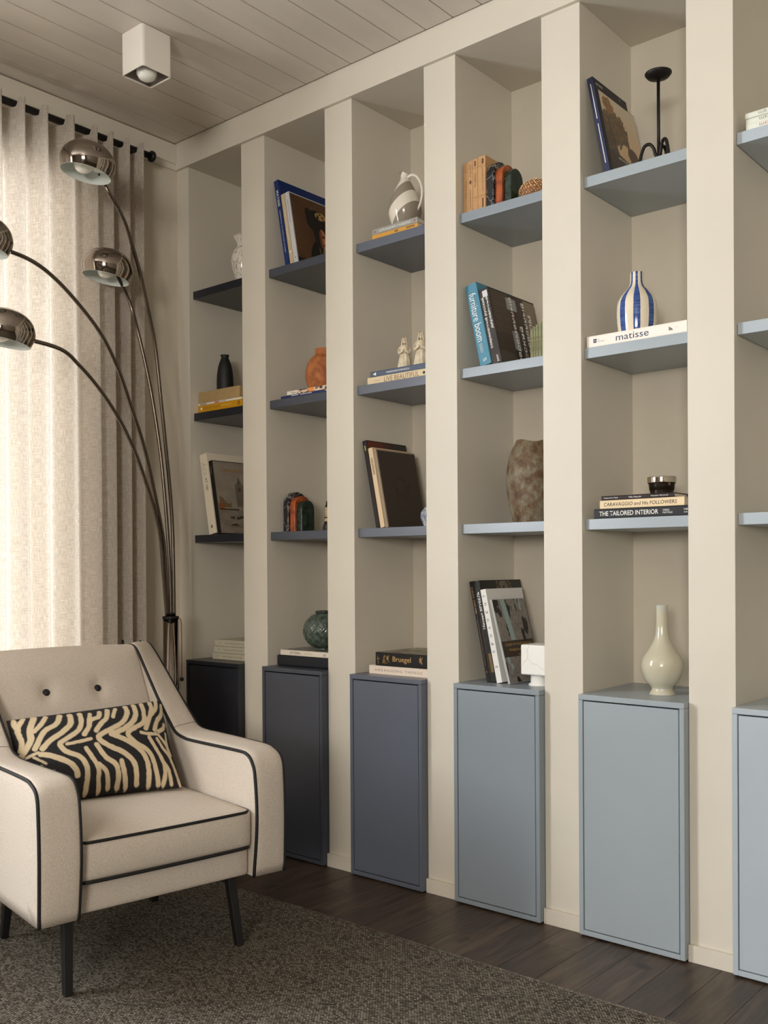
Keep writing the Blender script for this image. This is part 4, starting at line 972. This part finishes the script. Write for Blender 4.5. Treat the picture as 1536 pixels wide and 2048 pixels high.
def hide(s, t):
    c = mixc((104, 98, 92), (150, 142, 132), fbm(s*18, t*26)); v = fbm(s*7+2, t*4.5+5)
    if v > .60: c = (28, 25, 24)
    if abs(s-.30-.5*(1-t)*.4) < .07 and t > .5 or fbm(s*6+9, t*3+1) < .27: c = (146, 166, 162)
    if .30 < t < .50: c = (56, 42, 32)
    return c
art('hide_print', b, (0.0078, 0.002, 0.002), (0, 1, 0), (0, 0, 1), 0.182, 0.264, 90, 130, hide)
letters(b, 'КОВЕР РУЧНОЙ РАБОТЫ', (0.0082, 0.095, 0.122), (0, 1, 0), (0, 0, 1), 0.150, 0.0105, INK_GOLD, 'cover_title'); letters(b, 'ПРАВИЛЬНЫЙ ВЫБОР', (0.0082, 0.100, 0.105), (0, 1, 0), (0, 0, 1), 0.130, 0.0100, INK_GOLD, 'cover_subtitle'); letters(b, 'Шустов В. А.', (0.0082, 0.110, 0.088), (0, 1, 0), (0, 0, 1), 0.055, 0.0060, INK_GOLD, 'author')

# ------------------------------------------------------------------ vases and objects
def vein_mat(name, base, vein, scale, thick=0.03, rough=0.15, dist=2.0, rng=None):
    m = bpy.data.materials.new(name); m.use_nodes = True; nt = m.node_tree; N = nt.nodes; L = nt.links; b_ = N['Principled BSDF']
    tc = N.new('ShaderNodeTexCoord'); n = N.new('ShaderNodeTexNoise'); n.inputs['Scale'].default_value = scale*0.6; n.inputs['Detail'].default_value = 4
    L.new(tc.outputs['Object'], n.inputs['Vector'])
    mxv = N.new('ShaderNodeMix'); mxv.data_type = 'VECTOR'; mxv.inputs['Factor'].default_value = 0.12*dist/2; L.new(tc.outputs['Object'], mxv.inputs['A']); L.new(n.outputs['Color'], mxv.inputs['B'])
    v = N.new('ShaderNodeTexVoronoi'); v.feature = 'DISTANCE_TO_EDGE'; v.inputs['Scale'].default_value = scale; L.new(mxv.outputs['Result'], v.inputs['Vector'])
    r = N.new('ShaderNodeMapRange'); r.inputs['From Min'].default_value = 0.0; r.inputs['From Max'].default_value = thick; L.new(v.outputs['Distance'], r.inputs['Value'])
    mx = N.new('ShaderNodeMix'); mx.data_type = 'RGBA'; mx.inputs['A'].default_value = lin(vein); mx.inputs['B'].default_value = lin(base); L.new(r.outputs['Result'], mx.inputs['Factor'])
    L.new(mx.outputs['Result'], b_.inputs['Base Color']); b_.inputs['Roughness'].default_value = rough
    return m
# veined white vase
v = tag(empty('veined_vase', (0.2627, 0.12, SA)), 'white vase with black crackle veins and frilled rim, on the top corner shelf', 'vase'); v.scale = (0.87, 0.87, 0.95)
PM1 = smoothprof([(0.0, 0.0), (0.024, 0.0), (0.027, 0.006), (0.034, 0.03), (0.050, 0.075), (0.055, 0.115), (0.047, 0.150), (0.029, 0.172), (0.0265, 0.186), (0.036, 0.205), (0.045, 0.216)], 5)+[(0.042, 0.216), (0.024, 0.188), (0.026, 0.168), (0.0, 0.15)]
lathe('vase_body', PM1, vein_mat('crackle_glaze', (226, 218, 206), (62, 52, 48), 27, 0.035), v, 64, wob=lambda a, t: 1+0.10*max(0, t-.72)*math.sin(5*a)*3)
# spouted jug
jg = tag(empty('jug', (1.1082, 0.100, SA+0.0377)), 'white and taupe swirled ceramic jug with loop handle on the grey book', 'jug'); jg.scale = (0.8, 0.8, 0.91)
def swirl():
    m = bpy.data.materials.new('swirl_glaze'); m.use_nodes = True; nt = m.node_tree; N = nt.nodes; L = nt.links; b_ = N['Principled BSDF']
    tc = N.new('ShaderNodeTexCoord'); mp = N.new('ShaderNodeMapping'); mp.inputs['Rotation'].default_value = (0, math.radians(38), math.radians(-20)); L.new(tc.outputs['Object'], mp.inputs['Vector'])
    w = N.new('ShaderNodeTexWave'); w.wave_type = 'BANDS'; w.bands_direction = 'Z'; w.inputs['Scale'].default_value = 3.5; w.inputs['Distortion'].default_value = 1.2; w.inputs['Detail'].default_value = 1; w.inputs['Detail Scale'].default_value = 0.5; w.inputs['Phase Offset'].default_value = 2.6
    L.new(mp.outputs['Vector'], w.inputs['Vector'])
    r = N.new('ShaderNodeMapRange'); r.inputs['From Min'].default_value = 0.48; r.inputs['From Max'].default_value = 0.54; L.new(w.outputs['Fac'], r.inputs['Value'])
    mx = N.new('ShaderNodeMix'); mx.data_type = 'RGBA'; mx.inputs['A'].default_value = lin((222, 214, 200)); mx.inputs['B'].default_value = lin((142, 132, 116)); L.new(r.outputs['Result'], mx.inputs['Factor'])
    L.new(mx.outputs['Result'], b_.inputs['Base Color']); b_.inputs['Roughness'].default_value = 0.12; return m
SW = swirl()
prof = smoothprof([(0.0, 0.0), (0.044, 0.0), (0.052, 0.006), (0.066, 0.040), (0.0715, 0.068), (0.063, 0.105), (0.046, 0.142), (0.030, 0.168), (0.0185, 0.186), (0.0165, 0.200), (0.019, 0.212)], 5)
vs_, n_ = [], 56
bm_ = lathe('jug_body', prof+[(0.0165, 0.211), (0.014, 0.195), (0.0, 0.17)], SW, jg, 56)
for q in bm_.data.vertices:          # pull the rim out into a spout on the left
    if q.co.z > 0.185:
        k = (q.co.z-0.185)/0.027
        if q.co.x < 0: q.co.x -= 0.010*k*(-q.co.x/0.019); q.co.z += 0.004*k*(-q.co.x/0.02)
        else: q.co.z -= 0.010*k*(q.co.x/0.019)
tube('handle', smoothprof([(0.012, 0.0, 0.188), (0.035, 0.002, 0.196), (0.062, 0.004, 0.183), (0.082, 0.006, 0.152), (0.088, 0.006, 0.115), (0.080, 0.004, 0.082), (0.066, 0.0, 0.058)], 6), [0.0052]*37, mat('white_glaze', (224, 216, 204), 0.12), jg, 14)
# stone arches
def arches(loc, label):
    r = tag(empty('arch_bookend', loc), label, 'bookend', 'stone arch bookends')
    mats = [vein_mat('black_marble', (26, 26, 30), (150, 146, 142), 22, 0.035) if 'bm' not in MATS else MATS['bm'], mat('orange_onyx', (168, 84, 40), 0.15, c2=(122, 56, 28), vscale=35), mat('green_marble', (20, 33, 26), 0.12, c2=(42, 60, 46), vscale=70)]
    MATS['bm'] = mats[0]
    x = 0; t = 0.0265
    for nm, W, Hh, Wi, Hi, m in (('outer_arch', 0.104, 0.152, 0.070, 0.128, mats[0]), ('middle_arch', 0.086, 0.136, 0.05, 0.112, mats[1]), ('inner_arch', 0.068, 0.118, None, None, mats[2])):
        yc = 0.052
        def outline(w, h):
            r_ = w/2; pts = [(yc-r_, 0)]
            for k in range(25):
                a = PI-PI*k/24; pts.append((yc+r_*math.cos(a), h-r_+r_*math.sin(a)))
            pts.append((yc+r_, 0)); return pts
        O_ = outline(W, Hh); n = len(O_); vs = [(x, y, z) for y, z in O_]+[(x+t, y, z) for y, z in O_]
        fs = [tuple(range(n)), tuple(range(2*n-1, n-1, -1))]+[(j, (j+1) % n, n+(j+1) % n, n+j) for j in range(n)]
        o = mesh(nm, vs, fs, m, r); bev(o, 0.002, 3, 0.9); x += t+0.0002
    return r
arches((1.4842, 0.036, SA), 'black, orange and green stone arch bookend beside the kraft paperbacks')
arches((0.5440, 0.060, SCc), 'black, orange and green stone arch bookend on the charcoal low shelf')
# shell-encrusted ball
sb = tag(empty('shell_ball', (1.625, 0.100, SA)), 'brown and cream shell-encrusted ball beside the green stone arch', 'ornament'); sb.scale = (0.72, 0.72, 0.78)
lathe('ball_core', smoothprof([(0.0, 0.0), (0.045, 0.004), (0.072, 0.030), (0.069, 0.058), (0.045, 0.080), (0.0, 0.090)], 5), mat('shell_base', (150, 96, 50), 0.6, c2=(96, 56, 28), vscale=60), sb, 40)
mbx = MB(); rg = random.Random(9); mby = MB()
for k in range(360):
    z = -0.6+1.6*((k+.5)/360); a = k*2.39996; rr = math.sqrt(max(0, 1-min(z, 1)**2)); 
    c_ = Vector((0.071*rr*math.cos(a), 0.071*rr*math.sin(a), 0.042+0.046*z)); nrm_ = Vector((rr*math.cos(a), rr*math.sin(a), z)).normalized()
    s_ = 0.0050+0.0022*rg.random(); tgt = mbx if k % 4 else mby
    e1 = nrm_.orthogonal().normalized(); e2 = nrm_.cross(e1); n6 = 7
    vs = [c_+nrm_*0.0045]+[c_+(e1*math.cos(2*PI*q/n6)+e2*math.sin(2*PI*q/n6))*s_ for q in range(n6)]
    tgt.add(vs, [(0, 1+q, 1+(q+1) % n6) for q in range(n6)])
mbx.build('cream_shells', mat('cream_shell', (224, 196, 152), 0.4), sb); mby.build('brown_shells', mat('brown_shell', (150, 94, 48), 0.4), sb)
lathe('knob', [(0, 0.088), (0.012, 0.088), (0.014, 0.093), (0.010, 0.098), (0, 0.100)], mat('cream_shell', (224, 196, 152), 0.4), sb, 16)
# candlestick
cs_ = tag(empty('candlestick', (2.036, 0.070, SA)), 'black wrought iron candlestick with a dish and three curled feet', 'candlestick')
IRON = mat('black_iron', (26, 22, 20), 0.5, 0.4, bump=0.2, bscale=300)
tube('stem', [(0, 0, 0.018), (0, 0, 0.235)], 0.0045, IRON, cs_, 12)
lathe('dish', [(0, 0.234), (0.010, 0.235), (0.030, 0.241), (0.0365, 0.249), (0.0365, 0.251), (0.028, 0.245), (0.013, 0.241), (0.012, 0.253), (0.0105, 0.253), (0.010, 0.240), (0, 0.240)], IRON, cs_, 40)
for k, a_ in enumerate((math.radians(205), math.radians(325), math.radians(85))):
    ca, sa = math.cos(a_), math.sin(a_)
    pts = smoothprof([(0.0, 0, 0.020), (0.008, 0, 0.026), (0.013, 0, 0.044), (0.024, 0, 0.057), (0.038, 0, 0.052), (0.047, 0, 0.028), (0.051, 0, 0.0045)], 5)
    tube('foot', [(p[0]*ca, p[0]*sa, p[2]) for p in pts], 0.0046, IRON, cs_, 10)
# black bottle vase on the box
v = tag(empty('bottle_vase', (0.1725, 0.100, SB+0.0862)), 'matt black bullet-shaped vase standing on the golden box', 'vase'); v.scale = (0.66, 0.66, 0.945)
lathe('vase_body', smoothprof([(0.0, 0.0), (0.048, 0.0), (0.050, 0.004), (0.0515, 0.040), (0.048, 0.078), (0.040, 0.110), (0.027, 0.136), (0.0225, 0.145), (0.0270, 0.156)], 5)+[(0.022, 0.156), (0.016, 0.145), (0.0, 0.135)], mat('matt_black_ceramic', (18, 17, 17), 0.6), v, 48)
# terracotta vase
v = tag(empty('terracotta_vase', (0.7045, 0.120, SB+0.0277)), 'rough orange terracotta jar on thin books, half hidden by the pier', 'vase'); v.scale = (0.815, 0.815, 0.95)
lathe('vase_body', smoothprof([(0.0, 0.0), (0.066, 0.0), (0.072, 0.008), (0.085, 0.045), (0.083, 0.085), (0.068, 0.118), (0.048, 0.134), (0.042, 0.142), (0.0410, 0.162)], 5)+[(0.036, 0.162), (0.036, 0.140), (0.0, 0.12)], mat('terracotta', (186, 116, 64), 0.75, c2=(142, 80, 44), vscale=28, bump=0.5, bscale=60), v, 56)
# figurines
BISQ = mat('white_bisque', (226, 214, 190), 0.6, c2=(190, 174, 148), vscale=45)
def figurine(loc, rz, sc, label):
    r = tag(empty('figurine', loc, (0, 0, rz)), label, 'figurine', 'white figurines')
    r.scale = (sc*0.87, sc*0.87, sc)
    rob = lathe('robed_body', smoothprof([(0.0, 0.0), (0.030, 0.0), (0.0300, 0.003), (0.025, 0.030), (0.0185, 0.052), (0.0165, 0.058), (0.0205, 0.068), (0.0215, 0.078), (0.016, 0.086), (0.008, 0.090), (0.0, 0.091)], 5), BISQ, r, 40, wob=lambda a, t: (1+0.05*math.sin(9*a)*(1 if t < .45 else 0))*(0.82+0.18*abs(math.cos(a))))
    # head with veil, face
    bmh = bmesh.new(); bmesh.ops.create_icosphere(bmh, subdivisions=4, radius=1)
    for q in bmh.verts:
        c = q.co.copy(); x, y, z = c.x*0.0088, c.y*0.0098, c.z*0.0125
        if c.y < -0.3:
            y += -0.0022*math.exp(-((c.x/.22)**2+((c.z+.05)/.25)**2))      # nose
            y += 0.0010*math.exp(-(((abs(c.x)-.38)/.16)**2+((c.z-.16)/.14)**2))  # eye sockets
            y += -0.0006*math.exp(-((c.x/.25)**2+((c.z+.45)/.10)**2))      # lips
        q.co = Vector((x, y, z+0.103))
    me = bpy.data.meshes.new('head'); bmh.to_mesh(me); bmh.free(); link('head', me, BISQ, r, True)
    vs, fs = [], []                                                        # veil open at the front
    K = 14; prof_ = [(0.002, 0.1185), (0.0085, 0.1165), (0.0120, 0.109), (0.0128, 0.099), (0.0145, 0.090), (0.0190, 0.080), (0.0205, 0.070)]
    for j in range(K+1):
        a = math.radians(-52)+math.radians(284)*j/K
        for (rr, z) in prof_: vs.append((rr*math.cos(a), rr*math.sin(a)*0.98+0.0012, z))
    P_ = len(prof_)
    for j in range(K):
        for i in range(P_-1): fs.append((j*P_+i, (j+1)*P_+i, (j+1)*P_+i+1, j*P_+i+1))
    ve = mesh('veil', vs, fs, BISQ, r, True); so = ve.modifiers.new('s', 'SOLIDIFY'); so.thickness = 0.0018
    for sx in (-1, 1):
        tube('arm', smoothprof([(sx*0.0165, 0.0, 0.080), (sx*0.0235, -0.003, 0.068), (sx*0.0225, -0.010, 0.058), (sx*0.012, -0.019, 0.061), (sx*0.003, -0.0205, 0.067)], 4), [0.0058]*6+[0.0062]*6+[0.0046]*4+[0.0034], BISQ, r, 10)
    tube('belt', [(0.0172*math.cos(a), 0.0172*0.9*math.sin(a), 0.0565) for a in [2*PI*k/24 for k in range(24)]], 0.0010, mat('darker_clay_line', (150, 134, 108), 0.7), r, 6, True)  # belt line in a darker clay tone
    return r
figurine((1.1220, 0.075, SB+0.0455), math.radians(38), 0.92, 'small white veiled woman figurine, left and shorter of the pair')
figurine((1.1889, 0.080, SB+0.0455), math.radians(30), 1.00, 'white veiled woman figurine, right one of the pair and partly behind the pier')
# blue striped vase
v = tag(empty('striped_vase', (1.9495, 0.110, SB+0.0322)), 'cream vase with bold vertical blue stripes standing on the white book', 'vase'); v.scale = (0.92, 0.92, 1)
def stripe_mat():
    m = bpy.data.materials.new('blue_stripe_glaze'); m.use_nodes = True; nt = m.node_tree; N = nt.nodes; L = nt.links; b_ = N['Principled BSDF']
    tc = N.new('ShaderNodeTexCoord'); sp = N.new('ShaderNodeSeparateXYZ'); L.new(tc.outputs['Object'], sp.inputs[0])
    at_ = N.new('ShaderNodeMath'); at_.operation = 'ARCTAN2'; L.new(sp.outputs['Y'], at_.inputs[0]); L.new(sp.outputs['X'], at_.inputs[1])
    n = N.new('ShaderNodeTexNoise'); n.inputs['Scale'].default_value = 40; L.new(tc.outputs['Object'], n.inputs['Vector'])
    mu = N.new('ShaderNodeMath'); mu.operation = 'MULTIPLY_ADD'; mu.inputs[1].default_value = 8/(2*PI); mu.inputs[2].default_value = 20.62; L.new(at_.outputs[0], mu.inputs[0])
    ad = N.new('ShaderNodeMath'); ad.operation = 'MULTIPLY_ADD'; ad.inputs[1].default_value = 0.05; L.new(n.outputs['Fac'], ad.inputs[0]); L.new(mu.outputs[0], ad.inputs[2])
    fr = N.new('ShaderNodeMath'); fr.operation = 'FRACT'; L.new(ad.outputs[0], fr.inputs[0])
    lt = N.new('ShaderNodeMath'); lt.operation = 'LESS_THAN'; lt.inputs[1].default_value = 0.44; L.new(fr.outputs[0], lt.inputs[0])
    mp = N.new('ShaderNodeMapping'); mp.inputs['Scale'].default_value = (6, 6, 160); L.new(tc.outputs['Object'], mp.inputs['Vector'])
    n2 = N.new('ShaderNodeTexNoise'); n2.inputs['Scale'].default_value = 3; n2.inputs['Detail'].default_value = 3; L.new(mp.outputs['Vector'], n2.inputs['Vector'])
    r = N.new('ShaderNodeMapRange'); r.inputs['From Min'].default_value = 0.35; r.inputs['From Max'].default_value = 0.65; L.new(n2.outputs['Fac'], r.inputs['Value'])
    bl = N.new('ShaderNodeMix'); bl.data_type = 'RGBA'; bl.inputs['A'].default_value = lin((30, 50, 112)); bl.inputs['B'].default_value = lin((74, 104, 164)); L.new(r.outputs['Result'], bl.inputs['Factor'])
    mx = N.new('ShaderNodeMix'); mx.data_type = 'RGBA'; mx.inputs['A'].default_value = lin((226, 214, 190)); L.new(lt.outputs[0], mx.inputs['Factor']); L.new(bl.outputs['Result'], mx.inputs['B'])
    L.new(mx.outputs['Result'], b_.inputs['Base Color']); b_.inputs['Roughness'].default_value = 0.1; return m
lathe('vase_body', smoothprof([(0.0, 0.0), (0.050, 0.0), (0.056, 0.006), (0.061, 0.040), (0.0615, 0.078), (0.056, 0.103), (0.040, 0.125), (0.026, 0.140), (0.0205, 0.155), (0.0198, 0.182)], 5)+[(0.0165, 0.182), (0.0165, 0.155), (0.0, 0.14)], stripe_mat(), v, 72)
# stack of dark objects half hidden behind the pier in niche 2
hg = tag(empty('candle_lantern', (0.7480, 0.10, SCc)), 'small dark and cream banded ornament half hidden by the pier, right of the arches', 'ornament'); hg.scale = (0.6, 0.6, 1)
lathe('dark_base', [(0, 0), (0.046, 0), (0.046, 0.012), (0.038, 0.026), (0.034, 0.030), (0, 0.030)], mat('dark_stone', (40, 38, 34), 0.4), hg, 32)
lathe('cream_drum', [(0, 0.034), (0.036, 0.034), (0.035, 0.040), (0.034, 0.042), (0.034, 0.046), (0.0, 0.046)], mat('bone', (178, 158, 120), 0.6), hg, 32)
lathe('dark_bands', [(0, 0.030), (0.037, 0.030), (0.037, 0.034), (0, 0.034)], BLACKMETAL, hg, 32)
lathe('cream_cylinder', [(0, 0.050), (0.033, 0.050), (0.030, 0.086), (0, 0.086)], mat('bone', (178, 158, 120), 0.6), hg, 32)
lathe('dark_cap', [(0, 0.046), (0.035, 0.046), (0.035, 0.050), (0, 0.050)], BLACKMETAL, hg, 32)
lathe('dark_top', [(0, 0.086), (0.030, 0.086), (0.030, 0.092), (0.026, 0.096), (0.024, 0.108), (0, 0.110)], BLACKMETAL, hg, 32)
# small blue and white vase in niche 3
v = tag(empty('porcelain_jar', (1.2170, 0.090, SCc)), 'small blue and white porcelain jar half hidden by the pier, beside the leaning books', 'jar'); v.scale = (0.66, 0.66, 0.8)
lathe('jar_body', smoothprof([(0.0, 0.0), (0.030, 0.0), (0.036, 0.006), (0.050, 0.035), (0.048, 0.060), (0.030, 0.080), (0.018, 0.086), (0.019, 0.094)], 5)+[(0.015, 0.094), (0.0, 0.08)], mat('blue_white_glaze', (206, 208, 208), 0.12, c2=(30, 48, 100), vscale=34), v, 48)
# rusty stoneware vase
v = tag(empty('stoneware_vase', (1.5753, 0.150, SCc)), 'large rusty brown and grey stoneware vase with a ragged rim', 'vase'); v.scale = (0.81, 0.81, 0.985)
def ragged(a, t): return 1+0.05*math.sin(2*a+0.6)+0.02*math.sin(5*a+1)+(0.025*math.sin(3*a+2)*max(0, t-.8)*5)
vb = lathe('vase_body', smoothprof([(0.0, 0.0), (0.062, 0.0), (0.072, 0.010), (0.088, 0.070), (0.095, 0.130), (0.091, 0.185), (0.080, 0.226), (0.066, 0.250), (0.060, 0.262)], 6)+[(0.054, 0.258), (0.058, 0.245), (0.0, 0.20)], None, v, 72, wob=ragged)
for q in vb.data.vertices:
    if q.co.z > 0.24: q.co.z += 0.004*math.sin(3*math.atan2(q.co.y, q.co.x)+1.0)*(q.co.z-0.24)/0.02
def rust():
    m = bpy.data.materials.new('rusty_stoneware'); m.use_nodes = True; nt = m.node_tree; N = nt.nodes; L = nt.links; b_ = N['Principled BSDF']
    tc = N.new('ShaderNodeTexCoord'); n = N.new('ShaderNodeTexNoise'); n.inputs['Scale'].default_value = 26; n.inputs['Detail'].default_value = 9; n.inputs['Roughness'].default_value = 0.7; L.new(tc.outputs['Object'], n.inputs['Vector'])
    r = N.new('ShaderNodeValToRGB'); e = r.color_ramp.elements; e[0].position = 0.34; e[0].color = lin((48, 32, 20)); e[1].position = 0.70; e[1].color = lin((136, 128, 108)); k = e.new(0.45); k.color = lin((94, 66, 38)); k = e.new(0.53); k.color = lin((104, 92, 70))
    L.new(n.outputs['Fac'], r.inputs['Fac']); L.new(r.outputs['Color'], b_.inputs['Base Color']); b_.inputs['Roughness'].default_value = 0.6
    bp = N.new('ShaderNodeBump'); bp.inputs['Strength'].default_value = 0.6; bp.inputs['Distance'].default_value = 0.004; L.new(n.outputs['Fac'], bp.inputs['Height']); L.new(bp.outputs['Normal'], b_.inputs['Normal']); return m
vb.data.materials.append(rust())
# steel bowl
bw = tag(empty('steel_bowl', (2.0225, 0.110, SCc+0.0650)), 'polished silver bowl with ribbed rim on top of the dark brown book', 'bowl'); bw.scale = (0.915, 0.915, 1)
lathe('bowl_body', [(0, 0.0), (0.032, 0.0), (0.0345, 0.004), (0.0405, 0.030), (0.0425, 0.0325), (0.0435, 0.034), (0.0430, 0.036), (0.0438, 0.040), (0.0432, 0.043), (0.0440, 0.047), (0.0435, 0.050), (0.042, 0.050), (0.041, 0.035), (0.037, 0.012), (0.0, 0.006)], STEEL, bw, 64)
# globe vase
v = tag(empty('globe_vase', (0.6847, 0.130, ZC+0.0608)), 'glossy dark green globe vase with woven relief, on the white patterned book', 'vase'); v.scale = (0.867, 0.867, 0.95)
GG = mat('green_crackle_glaze', (92, 106, 94), 0.12, c2=(54, 66, 58), vscale=55)
pr_ = [(0.0, 0.0), (0.040, 0.0)]+[(0.090*math.cos(a)*1.0, 0.072+0.074*math.sin(a)) for a in [math.radians(-66+k*5) for k in range(28)]]
gp = lathe('vase_body', smoothprof(pr_, 2)+[(0.034, 0.146), (0.030, 0.138), (0, 0.12)], GG, v, 128)
for q in gp.data.vertices:                   # basket relief
    r_ = math.hypot(q.co.x, q.co.y)
    if r_ > 0.036 and 0.006 < q.co.z < 0.140:
        a = math.atan2(q.co.y, q.co.x); row = math.floor(q.co.z/0.0115)
        d_ = 1+0.016*math.sin(26*a+PI*(row % 2))*abs(math.sin(PI*q.co.z/0.0115))
        q.co.x *= d_; q.co.y *= d_
lathe('rim', [(0.034, 0.140), (0.037, 0.145), (0.037, 0.149), (0.033, 0.150), (0.031, 0.146), (0.032, 0.138)], mat('dark_green_rim', (40, 46, 40), 0.2), v, 48)
# marble block holder
mh = tag(empty('stone_candle_block', (1.640, 0.085, ZC)), 'white veined stone block on a round ribbed foot, cut by the pier', 'candle holder')
WM = vein_mat('white_marble', (230, 228, 222), (206, 203, 197), 9, 0.012, 0.35)
box('stone_block', -0.044, 0.044, -0.044, 0.044, 0.034, 0.126, WM, mh, bevel=0.005, seg=3)
lathe('ribbed_foot', [(0, 0), (0.036, 0), (0.036, 0.005), (0.030, 0.007), (0.030, 0.033), (0, 0.034)], WM, mh, 72, wob=lambda a, t: 1+0.02*math.sin(30*a))
# long-necked vase
v = tag(empty('long_neck_vase', (2.0208, 0.110, ZC)), 'tall cream crystalline-glazed vase with long narrow neck on the pale cabinet', 'vase'); v.scale = (0.94, 0.94, 0.985)
lathe('vase_body', smoothprof([(0.0, 0.0), (0.036, 0.0), (0.0365, 0.004), (0.031, 0.014), (0.033, 0.022), (0.050, 0.042), (0.0615, 0.075), (0.057, 0.104), (0.038, 0.132), (0.0235, 0.158), (0.0185, 0.185), (0.0172, 0.220), (0.0172, 0.250), (0.0178, 0.256)], 6)+[(0.0145, 0.256), (0.0125, 0.24), (0.0, 0.2)], mat('cream_crystal_glaze', (190, 184, 162), 0.1, c2=(200, 196, 176), vscale=30), v, 72)
cm_ = MATS['cream_crystal_glaze']; nt = cm_.node_tree; vo = nt.nodes.new('ShaderNodeTexVoronoi'); vo.inputs['Scale'].default_value = 60; tc = nt.nodes.new('ShaderNodeTexCoord'); nt.links.new(tc.outputs['Object'], vo.inputs['Vector'])
no = nt.nodes.new('ShaderNodeTexNoise'); no.inputs['Scale'].default_value = 14; nt.links.new(tc.outputs['Object'], no.inputs['Vector'])
m1 = nt.nodes.new('ShaderNodeMapRange'); m1.inputs['From Min'].default_value = 0.56; m1.inputs['From Max'].default_value = 0.62; nt.links.new(no.outputs['Fac'], m1.inputs['Value'])
m2 = nt.nodes.new('ShaderNodeMapRange'); m2.inputs['From Min'].default_value = 0.42; m2.inputs['From Max'].default_value = 0.36; nt.links.new(vo.outputs['Distance'], m2.inputs['Value'])
mm = nt.nodes.new('ShaderNodeMath'); mm.operation = 'MULTIPLY'; nt.links.new(m1.outputs['Result'], mm.inputs[0]); nt.links.new(m2.outputs['Result'], mm.inputs[1])
mz = nt.nodes.new('ShaderNodeMix'); mz.data_type = 'RGBA'; mz.inputs['A'].default_value = lin((190, 184, 162)); mz.inputs['B'].default_value = lin((176, 188, 196)); nt.links.new(mm.outputs[0], mz.inputs['Factor']); nt.links.new(mz.outputs['Result'], nt.nodes['Principled BSDF'].inputs['Base Color'])
